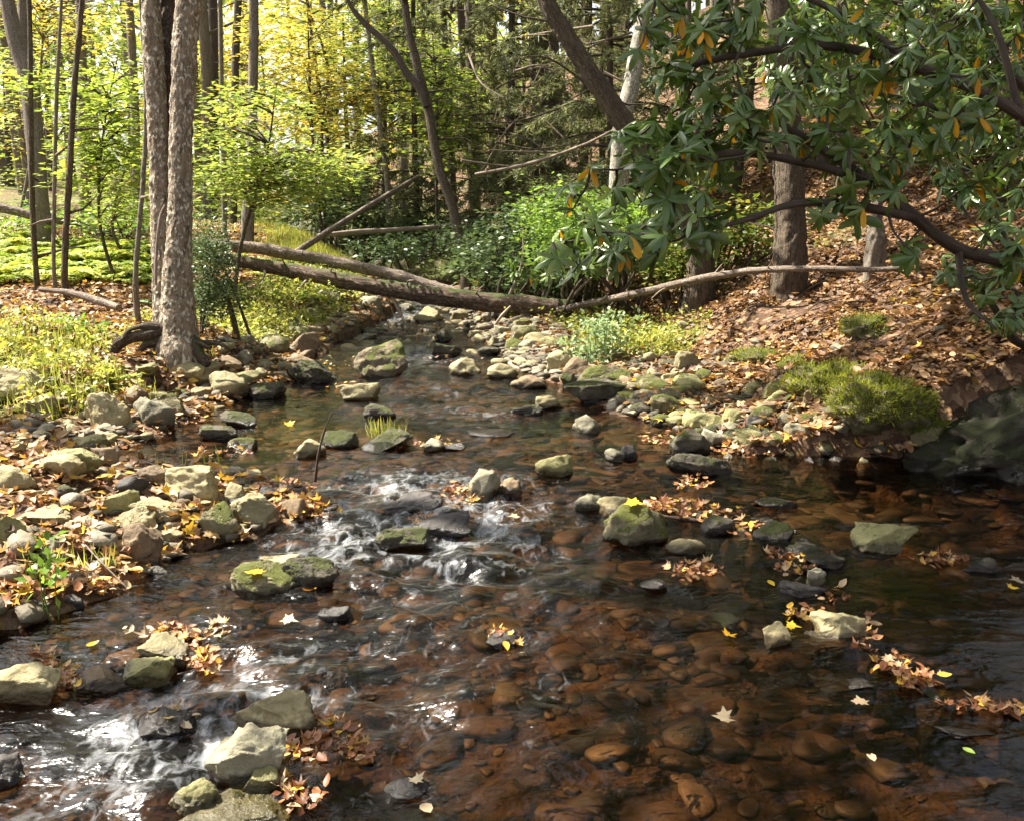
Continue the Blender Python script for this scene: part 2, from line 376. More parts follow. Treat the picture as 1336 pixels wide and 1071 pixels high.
def bedmat():
    m, nt = newmat('stream_bed_stone'); n = N(nt)
    a = n('ShaderNodeAttribute', attribute_name='rnd').outputs['Fac']; pos = n('ShaderNodeNewGeometry').outputs['Position']
    c = n.ramp(a, [(0, (.018, .015, .010)), (.22, (.05, .042, .025)), (.4, (.065, .046, .029)), (.7, (.10, .065, .040)), (.84, (.10, .088, .055)), (.95, (.19, .14, .085)), (1, (.28, .23, .15))])
    z = n.noise(pos, 22, 5, .6)
    c = n.mix(n.ramp(z, [(.35, 0.0), (.7, .6)]), c, (.05, .032, .016))
    bp = n('ShaderNodeBump', {'Height': z, 'Strength': .5, 'Distance': .02})
    n.out(n('ShaderNodeBsdfPrincipled', {'Base Color': c, 'Roughness': .6, 'Normal': bp.outputs[0]}).outputs[0]); return m
MAT['bed'] = bedmat()
def gravelmat():
    m, nt = newmat('gravel_stone'); n = N(nt)
    a = n('ShaderNodeAttribute', attribute_name='rnd').outputs['Fac']; pos = n('ShaderNodeNewGeometry').outputs['Position']
    c = n.ramp(a, [(0, (.035, .028, .018)), (.35, (.085, .068, .043)), (.7, (.15, .125, .083)), (1, (.24, .205, .145))])
    z = n.noise(pos, 30, 5, .6); c = n.mix(n.ramp(z, [(.4, 0.0), (.7, .7)]), c, (.07, .06, .035))
    bp = n('ShaderNodeBump', {'Height': z, 'Strength': .5, 'Distance': .02})
    n.out(n('ShaderNodeBsdfPrincipled', {'Base Color': c, 'Roughness': .75, 'Normal': bp.outputs[0]}).outputs[0]); return m
MAT['gravel'] = gravelmat()
def groundmat():
    m, nt = newmat('forest_floor'); n = N(nt)
    pos = n('ShaderNodeNewGeometry').outputs['Position']
    gr = n('ShaderNodeAttribute', attribute_name='green').outputs['Fac']; bd = n('ShaderNodeAttribute', attribute_name='bed').outputs['Fac']
    v = n('ShaderNodeTexVoronoi', {'Vector': n('ShaderNodeVectorMath', {0: pos, 1: n.scale(n('ShaderNodeTexNoise', {'Vector': pos, 'Scale': 14.0, 'Detail': 2.0}).outputs[1], (.12, .12, .12))}, operation='ADD').outputs[0], 'Scale': 17.0})
    sep = n('ShaderNodeSeparateColor', {0: v.outputs['Color']}).outputs[0]
    c = n.ramp(sep, [(0, (.035, .02, .012)), (.4, (.11, .06, .035)), (.75, (.22, .13, .08)), (.92, (.32, .22, .13)), (1, (.38, .2, .04))])
    z = n.noise(pos, 5, 6, .6)
    c = n.mix(n.ramp(z, [(.45, 0.0), (.65, .8)]), c, (.055, .036, .022))
    gz_ = n.noise(pos, 45, 5, .7)
    gc = n.ramp(gz_, [(.3, (.04, .055, .012)), (.55, (.12, .15, .03)), (.75, (.24, .26, .06))])
    c = n.mix(gr, c, gc)
    bc = n.ramp(n.noise(pos, 11, 5, .6), [(.3, (.022, .016, .010)), (.55, (.075, .048, .026)), (.75, (.14, .095, .052))])
    c = n.mix(bd, c, bc)
    h = n.math('ADD', v.outputs['Distance'], n.math('MULTIPLY', gz_, .5))
    bp = n('ShaderNodeBump', {'Height': h, 'Strength': .7, 'Distance': .05})
    n.out(n('ShaderNodeBsdfPrincipled', {'Base Color': c, 'Roughness': .9, 'Normal': bp.outputs[0], 'Specular IOR Level': .2}).outputs[0]); return m
MAT['ground'] = groundmat()
def watermat():
    m, nt = newmat('stream_water'); n = N(nt)
    pos = n('ShaderNodeNewGeometry').outputs['Position']
    fo = n('ShaderNodeAttribute', attribute_name='foam').outputs['Fac']; ro = n('ShaderNodeAttribute', attribute_name='rip').outputs['Fac']
    wp = n('ShaderNodeVectorMath', {0: pos, 1: n.scale(n('ShaderNodeTexNoise', {'Vector': pos, 'Scale': 3.0, 'Detail': 2.0}).outputs[1], (.05, .05, .05))}, operation='ADD').outputs[0]
    a = n.noise(n.scale(wp, (34, 60, 20)), 1.0, 2, .5, .3); b = n.noise(n.scale(wp, (9, 19, 8)), 1.0, 2, .5, .4)
    h = n.math('ADD', n.math('MULTIPLY', a, .22), b)
    st = n.math('ADD', .10, n.math('MULTIPLY', ro, .45), clamp=True)
    bp = n('ShaderNodeBump', {'Height': h, 'Strength': st, 'Distance': .03})
    fr = n('ShaderNodeFresnel', {'IOR': 1.34, 'Normal': bp.outputs[0]})
    gl = n('ShaderNodeBsdfGlossy', {'Color': (1, 1, 1, 1), 'Roughness': n.math('ADD', .09, n.math('MULTIPLY', fo, .13)), 'Normal': bp.outputs[0]})
    tr = n('ShaderNodeBsdfTransparent', {'Color': (.50, .375, .265, 1)})
    mx = n('ShaderNodeMixShader', {0: fr.outputs[0], 1: tr.outputs[0], 2: gl.outputs[0]})
    th = n.noise(n.scale(wp, (19, 10, 10)), 1.0, 5, .62, 1.0); pt = n.noise(pos, 4.5, 3, .6)
    k = n.math('ADD', n.math('MULTIPLY', fo, .20), n.math('ADD', th, n.math('MULTIPLY', pt, .6)))
    k = n.math('MULTIPLY', n.math('SUBTRACT', k, 1.04), 1.9, clamp=True)
    k = n.math('MULTIPLY', k, n.math('MULTIPLY', fo, .62, clamp=True))
    fd = n('ShaderNodeBsdfPrincipled', {'Base Color': (.50, .53, .57, 1), 'Roughness': .35})
    m2 = n('ShaderNodeMixShader', {0: k, 1: mx.outputs[0], 2: fd.outputs[0]})
    n.out(m2.outputs[0]); return m
MAT['water'] = watermat()

EXPO = 2.05
# ------------------------------------------------------------------ ground sheet
def axis(lo, hi, n0, n1, fine, outer):
    a = np.arange(n0, n1, fine); g = []; x = n1; s = fine
    while x < hi: g.append(x); s = min(s*1.13, outer); x += s
    g.append(hi); l = []; x = n0; s = fine
    while x > lo: s = min(s*1.13, outer); x -= s; l.append(x)
    return np.concatenate([l[::-1], a, g])
gx = axis(-150, 150, -5, 6, .055, 8); gy = axis(-12, 260, 1.2, 14, .055, 8)
GX, GY = np.meshgrid(gx, gy); GZ = ground(GX, GY)
def grid_faces(ny, nx):
    i = np.arange(ny-1)[:, None]*nx; j = np.arange(nx-1)[None]
    return np.stack([i+j, i+j+1, i+nx+j+1, i+nx+j], -1).reshape(-1, 4)
g = MB(); g.add(np.stack([GX, GY, GZ], -1).reshape(-1, 3), grid_faces(len(gy), len(gx)))
def green_mask(x, y):
    """0..1: where grass and moss grow"""
    nz = fbm(xy3(x*1.1, y*1.1), 3, 40); dl = XL(y)-x; dr = x-XR(y)
    a = sst(.15, .6, dl)*(1-sst(2.6, 3.6, dl))*sst(5.4, 6.6, y)*(1-sst(7.9, 8.9, y))*.85
    b = sst(.15, .5, dl)*(1-sst(1.3, 2.0, dl))*sst(8.6, 9.6, y)*1.0
    c = sst(13, 15, y)*sst(.1, .6, dr)*(1-sst(3, 5, dr))
    d = sst(8.8, 9.6, y)*(1-sst(11, 12, y))*sst(.7, 1.0, dr)*(1-sst(1.8, 2.4, dr))
    e = sst(16, 24, y)*sst(0, 2, dl)*.5
    hole = np.exp(-((x+2.8)/.5)**2 - ((y-7.5)/.4)**2)
    return np.clip(np.maximum.reduce([a, b, c, d, e])*1.25 + .5*nz - .25 - 1.2*hole, 0, 1)
ground_o = g.obj('ground', MAT['ground'])
me = ground_o.data
fx, fy = GX.ravel(), GY.ravel()
a = me.attributes.new('green', 'FLOAT', 'POINT'); a.data.foreach_set('value', green_mask(fx, fy).astype(np.float32))
ins = np.minimum(fx-XL(fy), XR(fy)-fx)
a = me.attributes.new('bed', 'FLOAT', 'POINT'); a.data.foreach_set('value', sst(-.12, .1, ins).astype(np.float32))
tag(ground_o, None, None, kind='structure')

# ------------------------------------------------------------------ rocks
def ico(sub):
    bm = bmesh.new(); bmesh.ops.create_icosphere(bm, subdivisions=sub, radius=1.0)
    v = np.array([q.co[:] for q in bm.verts]); f = np.array([[q.index for q in t.verts] for t in bm.faces]); bm.free(); return v, f
ICO = {k: ico(k) for k in (2, 3, 4, 5)}
def rock_verts(seed, sub=4, ang=.5, flat=.0, rough=.06):
    r = R(seed); v, f = ICO[sub]; v = v.copy()
    v = np.sign(v)*np.abs(v)**(1-.25*ang); v /= np.abs(v).max(0)*.5+.5
    for _ in range(int(5+9*ang)):
        n = norm(r.normal(size=(1, 3)))[0]; d = r.uniform(.52, .86) if ang > .3 else r.uniform(.7, .95)
        e = v@n - d; v -= np.maximum(0, e)[:, None]*n*(.96 if ang > .3 else .75)
    if flat:
        e = v[:, 2]-flat; v[:, 2] -= np.maximum(0, e)*.9
    v *= (1 + (.10*fbm(v*1.3+seed, 2, seed) + rough*fbm(v*3.5+seed, 3, seed+5) + rough*.35*fbm(v*11+seed, 2, seed+9))[:, None])
    v -= (v.max(0)+v.min(0))/2; v /= np.abs(v).max(0)
    return v, f
def rock_obj(seed, mat, pos, sx, sy, sz, rz=0.0, tilt=(0, 0), sub=4, ang=.5, name='stone', flat=0.0, rough=.06):
    v, f = rock_verts(seed, sub, ang, flat, rough)
    v = v*np.array([sx, sy, sz])
    M = Matrix.Rotation(rz, 3, 'Z') @ Matrix.Rotation(tilt[0], 3, 'X') @ Matrix.Rotation(tilt[1], 3, 'Y')
    v = v@np.array(M).T
    mb = MB(); mb.add(v, f); o = mb.obj(name, MAT[mat], origin=(0, 0, 0)); o.location = Vector(pos)
    o['wl'] = float(zw(pos[1])); return o
HERO = []      # (x, y, radius) for wakes and to keep fillers apart
ROCKS = [
# cx, cy, w, h, material, angularity, label
(244, 487, 76, 32, 'pale', .45, 'broad pale green-grey boulder just below the twin-trunk tree roots'),
(303, 508, 52, 34, 'pale', .7, 'pale wedge-shaped stone at the water edge below the big tree'),
(202, 543, 50, 37, 'grey', .35, 'rounded grey-green boulder beside a bright moss cushion stone'),
(225, 532, 36, 27, 'moss', .2, 'stone capped with bright green moss between two pale boulders on the left bank'),
(141, 543, 56, 46, 'tan', .6, 'tan boulder with brown moss on its stream side'),
(172, 522, 38, 24, 'brown', .5, 'dark brown stone behind the rounded grey-green boulder'),
(237, 516, 26, 15, 'moss', .2, 'little mossy stone under the broad pale boulder'),
(313, 550, 46, 18, 'darkmoss', .2, 'low dark mossy stone standing in the left pool'),
(288, 567, 44, 18, 'darkmoss', .2, 'flat dark mossy stone awash near the left pool edge'),
(349, 512, 44, 20, 'darkmoss', .3, 'dark wet mossy stone next to the pale wedge-shaped stone'),
(317, 581, 34, 16, 'moss', .2, 'small mossy stone with white flowering tuft in left pool'),
(405, 588, 36, 22, 'pale', .5, 'pale stone in the pool beside the upright dark stick'),
(412, 489, 62, 26, 'darkmoss', .35, 'long dark mossy stone strewn with leaves at the upstream left edge'),
(399, 454, 36, 28, 'brown', .4, 'grey-brown upright stone behind the long dark mossy stone'),
(385, 429, 34, 20, 'darkmoss', .2, 'dark mossy stone below the fallen logs on the left shingle'),
(254, 637, 78, 46, 'tan', .75, 'large tan block with shadowed front on the leaf-strewn left bar'),
(332, 673, 56, 42, 'pale', .65, 'pale yellowish boulder at the tip of the left bar'),
(288, 686, 52, 42, 'moss', .5, 'half mossy boulder touching the pale boulder at the tip of the bar'),
(311, 692, 24, 15, 'olive', .2, 'small round olive stone in front of the half mossy boulder'),
(82, 617, 60, 34, 'tan', .45, 'tan sloping slab leaning against a mossy yellowish slab on the left bank'),
(104, 603, 56, 27, 'olive', .4, 'mossy yellowish slab behind the tan sloping slab'),
(16, 631, 52, 34, 'pale', .35, 'pale rounded boulder cut off by the frame edge at mid height'),
(180, 713, 60, 46, 'brown', .6, 'triangular brown stone standing at the left water edge'),
(148, 664, 66, 29, 'olive', .4, 'olive slab behind three flat stones on the left bar'),
(207, 669, 60, 25, 'tan', .5, 'flat tan stone just in front of the large tan block'),
(172, 682, 56, 28, 'tan', .5, 'tan stone leaning behind the triangular brown stone'),
(89, 645, 27, 19, 'darkmoss', .15, 'small dark round mossy stone on the left bar'),
(22, 508, 66, 42, 'pale', .4, 'pale grey boulder in the grass at the frame edge'),
(58, 532, 40, 24, 'pale', .4, 'pale low stone half hidden in grass by the left frame edge'),
(138, 598, 30, 22, 'brown', .5, 'dark brown stone at the waterline beside the yellowish slab'),
(118, 581, 44, 20, 'olive', .4, 'low olive stone in front of the tan boulder with brown moss'),
(11, 698, 42, 36, 'olive', .4, 'olive boulder at the frame edge above the yellow leaf heap'),
(216, 700, 54, 20, 'tan', .6, 'low tan slab beside the triangular brown stone'),
(64, 677, 62, 20, 'tan', .5, 'wide low tan slab on the leafy left bar'),
(200, 624, 38, 22, 'brown', .5, 'brown stone wedged left of the large tan block'),
(305, 645, 36, 24, 'tan', .5, 'tan stone leaning on the stream side of the large tan block'),
(500, 477, 70, 44, 'pink', .75, 'big square pinkish boulder with green moss on its shoulder in midstream'),
(469, 516, 52, 24, 'pale', .6, 'pale flat-topped stone in front of the big pinkish boulder'),
(716, 527, 36, 17, 'pale', .1, 'smooth pale egg-shaped stone on the water'),
(687, 536, 40, 13, 'darkmoss', .2, 'low dark mossy stone beside the egg-shaped stone'),
(775, 515, 76, 30, 'darkmoss', .6, 'dark tilted slab with mossy top below the leaf-covered mound'),
(790, 494, 66, 26, 'moss', .3, 'bright mossy boulder scattered with pale leaves on the gravel bar'),
(767, 556, 34, 22, 'grey', .6, 'lone grey block with leaves on top standing in the right pool'),
(607, 482, 38, 20, 'tan', .6, 'tan pointed stone in the riffle beyond the pool'),
(655, 487, 38, 19, 'pale', .3, 'rounded pale stone next to the stranded broken log piece'),
(690, 502, 46, 16, 'brown', .3, 'wet purplish stone at the foot of the broken log piece'),
(730, 476, 32, 26, 'pale', .4, 'pale upright stone at the edge of the green weeds'),
(753, 484, 36, 26, 'brown', .3, 'brownish round stone below the green weeds'),
(742, 500, 20, 18, 'darkmoss', .2, 'small dark mossy stone beneath the brownish round stone'),
(583, 459, 36, 17, 'darkmoss', .3, 'dark mossy stone at the head of the riffle'),
(638, 460, 28, 11, 'darkmoss', .3, 'thin dark stone in the upper riffle'),
(578, 440, 22, 13, 'darkmoss', .2, 'small dark round stone far up the channel'),
(684, 438, 34, 18, 'olive', .3, 'olive stone in front of the end of the fallen log'),
(672, 452, 24, 15, 'moss', .3, 'mossy stone below the olive stone on the upper bar'),
(560, 415, 36, 18, 'pale', .4, 'pale rounded stone under the middle of the fallen log'),
(720, 450, 28, 16, 'olive', .3, 'olive stone at the upper corner of the green weeds'),
(723, 612, 46, 28, 'olive', .3, 'olive-grey boulder lying across the driftwood branch'),
(632, 637, 38, 34, 'grey', .65, 'upright grey stone behind the orange leaf heap'),
(664, 638, 32, 22, 'brown', .2, 'round brown stone touching the upright grey stone'),
(772, 657, 44, 22, 'grey', .3, 'grey rounded stone left of the pale half-dry stone'),
(802, 664, 46, 24, 'pale', .3, 'pale stone behind the big round mossy boulder'),
(827, 694, 80, 50, 'moss', .15, 'big round moss-covered boulder with yellow leaf on its crown'),
(802, 595, 24, 16, 'grey', .6, 'small pointed grey stone by the drift leaves in the right pool'),
(821, 592, 22, 16, 'wet', .5, 'small slaty stone with a leaf stuck on it in the right pool'),
(575, 689, 74, 24, 'wet', .4, 'dark wet stone under running water with yellow leaves on its left end'),
(524, 706, 66, 32, 'darkmoss', .4, 'dark mossy wedge stone in the middle of the lower riffle'),
(505, 578, 64, 22, 'darkmoss', .3, 'low mossy stone carrying a tuft of grass in midstream'),
(497, 541, 40, 16, 'darkmoss', .3, 'dark low stone upstream of the grass tuft'),
(443, 576, 46, 22, 'darkmoss', .25, 'dark green mossy stone left of the grass tuft'),
(566, 583, 28, 14, 'grey', .4, 'small grey stone with dry leaves right of the grass tuft'),
(590, 584, 36, 10, 'wet', .4, 'long low grey stone in line with the grass tuft'),
(640, 568, 58, 9, 'wet', .3, 'flat pale-wet stone barely breaking the surface in midstream'),
(538, 660, 76, 24, 'wet', .3, 'wide dark ledge stone where the water spills over'),
(900, 581, 48, 30, 'darkmoss', .3, 'dark mossy stone at the foot of the right gravel bar'),
(912, 611, 74, 30, 'darkmoss', .3, 'wide dark mossy boulder standing in the right channel'),
(1012, 657, 54, 15, 'darkmoss', .1, 'low green mossy hump alone in the right pool'),
(1144, 705, 82, 36, 'olive', .25, 'wide boulder pale on top and mossy round its sides in the right pool'),
(1008, 699, 48, 26, 'darkmoss', .2, 'dark mossy stone among leaf drift right of the big mossy boulder'),
(935, 688, 38, 22, 'darkmoss', .15, 'green mossy stone in the leaf drift behind the tan stone'),
(894, 715, 50, 22, 'tan', .4, 'tan grey stone in front of the leaf drift'),
(1042, 563, 36, 19, 'grey', .2, 'smooth grey oval stone at the right waterline'),
(1010, 514, 30, 25, 'olive', .4, 'olive leaning stone on the upper edge of the gravel bar'),
(1060, 522, 24, 22, 'brown', .2, 'round brown stone set under the moss bank'),
(958, 549, 30, 22, 'olive', .3, 'olive stone low on the gravel bar'),
(918, 553, 50, 22, 'olive', .4, 'long olive slab low on the gravel bar beside the dark mossy stone'),
(898, 474, 36, 24, 'tan', .5, 'tan stone near the top of the gravel bar by the weeds'),
(38, 896, 82, 50, 'pale', .85, 'pale sharp-edged boulder near the lower left frame edge'),
(137, 895, 70, 32, 'brown', .35, 'smooth brown stone with leaves on its left side'),
(198, 882, 58, 38, 'olive', .3, 'rounded olive boulder with a moss tuft beside the smooth brown stone'),
(220, 853, 58, 34, 'tan', .5, 'tan oblong stone in front of the brown leaf heap'),
(350, 764, 84, 40, 'moss', .25, 'mossy rounded boulder with a yellow maple leaf on top'),
(408, 754, 66, 40, 'darkmoss', .3, 'dark mossy boulder right behind the leaf-topped boulder'),
(368, 737, 56, 20, 'pale', .6, 'pale flat slab on top of the dark mossy boulder pair'),
(360, 942, 98, 54, 'tan', .5, 'tan boulder with a moss patch on its crown in the lower riffle'),
(328, 998, 98, 76, 'grey', .7, 'tilted grey block leaning toward the water in the lower riffle'),
(341, 1027, 46, 34, 'olive', .2, 'small pale round stone under the tilted grey block'),
(318, 1062, 130, 44, 'olive', .3, 'big olive boulder cut off by the bottom of the frame'),
(256, 1048, 62, 40, 'olive', .2, 'olive half-submerged stone left of the bottom boulder'),
(6, 1014, 50, 34, 'wet', .5, 'dark wet stone at the lower left frame edge'),
(222, 952, 66, 26, 'wet', .3, 'submerged stone covered with stuck leaves in the lower riffle'),
(440, 804, 42, 20, 'wet', .4, 'little dark stone with a white wet highlight in midstream'),
(135, 743, 28, 20, 'grey', .4, 'small grey stone on the muddy left point'),
(205, 746, 32, 14, 'darkmoss', .2, 'low mossy stone at the tip of the muddy left point'),
(48, 790, 34, 16, 'wet', .4, 'dark wet stone at the foot of the muddy left point'),
(100, 787, 30, 16, 'wet', .4, 'dark glossy stone under the muddy left point'),
(533, 814, 44, 14, 'tan', .3, 'tan stone washed over beside the thin twig'),
(658, 839, 46, 18, 'wet', .4, 'wet stone under the brown leaf cluster in mid-channel'),
(1095, 822, 64, 38, 'pale', .8, 'pale angular block on the line of leaves at lower right'),
(1012, 833, 34, 28, 'tan', .6, 'tan stubby stone left of the pale angular block'),
(1072, 842, 60, 15, 'grey', .5, 'flat grey slab in front of the pale angular block'),
(1045, 775, 56, 22, 'wet', .5, 'dark slanting wet slab upstream of the pale angular block'),
(1062, 757, 22, 20, 'grey', .5, 'small grey stone behind the dark slanting wet slab'),
(1078, 733, 50, 16, 'darkmoss', .15, 'dark mossy oval stone in front of the wide pale-topped boulder'),
(1052, 721, 46, 18, 'darkmoss', .15, 'dark mossy stone behind the dark mossy oval stone'),
(1284, 740, 50, 20, 'darkmoss', .3, 'greenish dark stone at the end of the right leaf line'),
(941, 814, 48, 13, 'darkmoss', .3, 'dark mossy stone barely out of the water near a yellow leaf'),
(1258, 960, 76, 14, 'wet', .3, 'greenish wet slab just awash at lower right'),
(1178, 868, 30, 14, 'wet', .3, 'dark stone breaking the water beside the right leaf heap'),
(1097, 896, 64, 12, 'wet', .2, 'long dark stone just under the surface at lower right'),
(535, 1030, 60, 18, 'wet', .3, 'dark brown stone awash near the bottom centre of the frame'),
(850, 765, 34, 10, 'wet', .3, 'thin black stone awash beside the leaf cluster'),
]
for i, (cx, cy, w, h, mat, ang, lab) in enumerate(ROCKS):
    base, t = hit(cx, min(cy + h*.42, 1100))
    r = R(500+i); k = t/F; wm = w*k/2*1.14; el = math.asin(min(.9, max(.05, (1.6-base[2])/t)))
    D = wm*r.uniform(.62, .85)
    Hm = max(.32*h, h - .55*w*math.sin(el)*.75)*k/math.cos(el)
    Hm *= 1.18; sz = Hm*.72
    p = base + np.array([0, D*.8, 0]); p[0] *= p[1]/base[1]
    p[2] = max(base[2], float(zw(p[1])) if XL(p[1]) < p[0] < XR(p[1]) else gz(p[0], p[1])) + Hm - sz
    p[2] = base[2] + Hm - sz
    nm = 'boulder' if 'boulder' in lab else 'stone'
    o = rock_obj(900+i, mat, p, wm, D, sz, r.uniform(-.25, .25), (r.normal(0, .08), r.normal(0, .10)), 5 if w > 55 else 4, min(.95, ang+.25), nm, flat=.55 if ('slab' in lab or 'flat' in lab) else 0, rough=.085)
    tag(o, lab, nm); HERO.append((p[0], p[1], wm))
# the great mossy boulder under the right bank
bp, bt = hit(1275, 622)
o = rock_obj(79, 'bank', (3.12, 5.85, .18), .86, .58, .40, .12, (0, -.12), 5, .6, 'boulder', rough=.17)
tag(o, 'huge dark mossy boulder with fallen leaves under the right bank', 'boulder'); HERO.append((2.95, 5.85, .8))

# smaller stones: shapes shared by copies
PROTO = {}
def proto(mat, q):
    if (mat, q) not in PROTO:
        v, f = rock_verts(300+q*7+ord(mat[0]), 4 if q < 3 else 3, [.5, .7, .9, .6, .85, .35][q], 0, .085)
        mb = MB(); mb.add(v, f); PROTO[(mat, q)] = mb.mesh('stone', MAT[mat])
    return PROTO[(mat, q)]
_hero = np.array([h for h in HERO])
def clear(x, y, r, k=.8):
    return np.all(np.hypot(_hero[:, 0]-x, _hero[:, 1]-y) > (_hero[:, 2]+r)*k)
FILL = []
def scatter(seed, n, poly, size, mats, lab, group, sink=.35):
    """loose stones inside a patch of the photograph given by its corner pixels"""
    r = R(seed); P = [hit(*q)[0][:2] for q in poly]; P = np.array(P); done = 0; tries = 0; out = []
    lo, hi = P.min(0), P.max(0)
    def inside(x, y):
        c = False; j = len(P)-1
        for i in range(len(P)):
            if (P[i, 1] > y) != (P[j, 1] > y) and x < (P[j, 0]-P[i, 0])*(y-P[i, 1])/(P[j, 1]-P[i, 1]) + P[i, 0]: c = not c
            j = i
        return c
    while done < n and tries < n*60:
        tries += 1; x = r.uniform(lo[0], hi[0]); y = r.uniform(lo[1], hi[1])
        s = size[0]*(size[1]/size[0])**(r.random()**1.7)
        if not inside(x, y) or not clear(x, y, s): continue
        if any((x-a)**2+(y-b)**2 < (.8*(s+c))**2 for a, b, c in out): continue
        FILL.append((s/y, x, y, s, mats[r.integers(len(mats))], int(r.integers(6)), r.uniform(.45, .8), r.uniform(.9, 1.35), r.uniform(.75, 1.0), r.normal(0, .15), r.normal(0, .15), r.uniform(0, 6.28), lab, group, sink))
        out.append((x, y, s)); done += 1
scatter(1, 100, [(745, 480), (860, 455), (900, 480), (1050, 520), (1080, 590), (960, 588), (880, 565), (800, 525)], (.06, .17), ['tan', 'olive', 'brown', 'moss', 'olive', 'moss', 'darkmoss'], 'cobble on the gravel bar under the leafy right slope', 'cobbles of the right gravel bar')
scatter(2, 44, [(0, 640), (60, 590), (170, 600), (400, 634), (440, 668), (330, 700), (240, 700), (200, 735), (0, 770)], (.035, .085), ['tan', 'pale', 'grey', 'brown', 'olive', 'wet'], 'loose stone among the dry leaves of the left bar', 'loose stones of the left bar')
scatter(3, 34, [(60, 520), (200, 470), (330, 500), (300, 525), (160, 600), (0, 600)], (.04, .11), ['pale', 'grey', 'tan', 'olive'], 'stone lodged along the grassy left bank below the tree', 'stones along the grassy left bank')
scatter(4, 75, [(270, 470), (400, 400), (520, 392), (430, 440), (400, 475), (330, 505)], (.06, .20), ['olive', 'grey', 'tan', 'moss', 'brown', 'darkmoss'], 'cobble of the shingle between the big tree and the fallen logs', 'cobbles below the fallen logs')
scatter(5, 46, [(420, 470), (490, 425), (590, 405), (700, 440), (690, 490), (560, 470)], (.06, .17), ['wet', 'darkmoss', 'olive', 'tan', 'grey'], 'stone standing in the upper riffle below the log', 'stones in the upper riffle', .3)
scatter(6, 44, [(560, 420), (720, 410), (760, 470), (690, 485), (640, 450)], (.06, .17), ['olive', 'tan', 'grey', 'moss', 'pale'], 'stone on the upper bar beside the end of the log', 'stones of the upper bar')
scatter(7, 22, [(440, 385), (560, 378), (640, 405), (520, 405)], (.08, .22), ['pale', 'grey', 'tan', 'wet'], 'stone in the channel seen beneath the fallen log', 'stones beyond the fallen log', .3)
scatter(8, 18, [(870, 560), (1200, 585), (1200, 605), (960, 600)], (.05, .12), ['wet', 'darkmoss', 'grey'], 'wet stone along the right waterline', 'stones of the right waterline', .3)
scatter(9, 12, [(0, 850), (240, 800), (430, 720), (600, 700), (560, 760), (300, 900)], (.03, .08), ['wet', 'brown', 'darkmoss'], 'small wet stone peeping from the shallow left channel', 'small wet stones of the left channel', .2)

scatter(10, 20, [(860, 655), (1000, 680), (1120, 720), (1040, 760), (930, 690)], (.04, .10), ['darkmoss', 'wet', 'olive', 'darkmoss'], 'mossy stone in the leaf drift between the big mossy boulder and the wide one', 'mossy stones of the leaf drift', .3)
scatter(11, 14, [(1040, 770), (1120, 850), (1230, 900), (1330, 930), (1330, 945), (1180, 900)], (.03, .075), ['wet', 'grey', 'darkmoss'], 'low wet stone in the line of leaves toward the lower right', 'wet stones of the lower leaf line', .3)
FILL.sort(key=lambda q: -q[0]); left_over = MB()
for i, (ap, x, y, s, m, q, hz, ax, ay, t1, t2, rz, lab, group, sink) in enumerate(FILL):
    pos = (x, y, gz(x, y) + s*hz*(1-2*sink)*.6)
    if sink == .3 and pos[2] < zw(y):      # stands on the bed and breaks the surface
        up_ = float(zw(y)) + .55*s*hz; hz = (up_-gz(x, y))*.54/s; pos = (x, y, up_-s*hz); t1 *= .5; t2 *= .5
    if i < 190:
        o = bpy.data.objects.new('stone', proto(m, q)); COL.objects.link(o); o.scale = (s*ax, s*ay, s*hz); o.rotation_euler = (t1, t2, rz); o.location = pos; o['wl'] = float(zw(y)); tag(o, lab, 'stone', group)
    else:
        v, f = rock_verts(300+q*7+ord(m[0]), 3, [.5, .7, .9, .6, .85, .35][q], 0, .085); Mx = np.array(Matrix.Rotation(rz, 3, 'Z'))
        left_over.add((v*np.array([s*ax, s*ay, s*hz]))@Mx.T + np.array(pos), f)
tag(left_over.obj('loose_stones', MAT['tan']), 'smaller loose stones among the larger ones of both bars', None, kind='stuff')

# stream-bed cobbles: far too many to count
r = R(31); n = 6500
y = r.uniform(1.9, 11, n)**1.0; x = XL(y) + (XR(y)-XL(y))*r.random(n); x = np.clip(x, -3.4, 3.7)
s = .017*(5.6)**(r.random(n)**2.1); 
dep = zw(y)-ground(x, y)
mb = MB(); tv = [rock_verts(700+q, 2, .65 if q % 2 else .35)[0] for q in range(6)]; tf = ICO[2][1]
zc = ground(x, y) + s*.10; zc = np.minimum(zc, zw(y) - .02 - s*.40)
for q in range(6):
    k = np.arange(n) % 6 == q; m = k.sum(); a = r.uniform(0, 2*PI, m); c_, s_ = np.cos(a), np.sin(a); e = s[k]; z0 = np.zeros(m)
    ex, ey, ez = e*r.uniform(1, 1.6, m), e*r.uniform(.8, 1.1, m), e*r.uniform(.22, .5, m)
    M = np.stack([np.stack([c_*ex, s_*ex, z0], -1), np.stack([-s_*ey, c_*ey, z0], -1), np.stack([z0, z0, ez], -1)], -1)
    mb.inst(tv[q], tf, M, np.stack([x[k], y[k], zc[k]], -1), r.random(m))
tag(mb.obj('stream_bed_stones', MAT['bed']), 'brown cobbles lying on the bed under the clear water', None, kind='stuff')
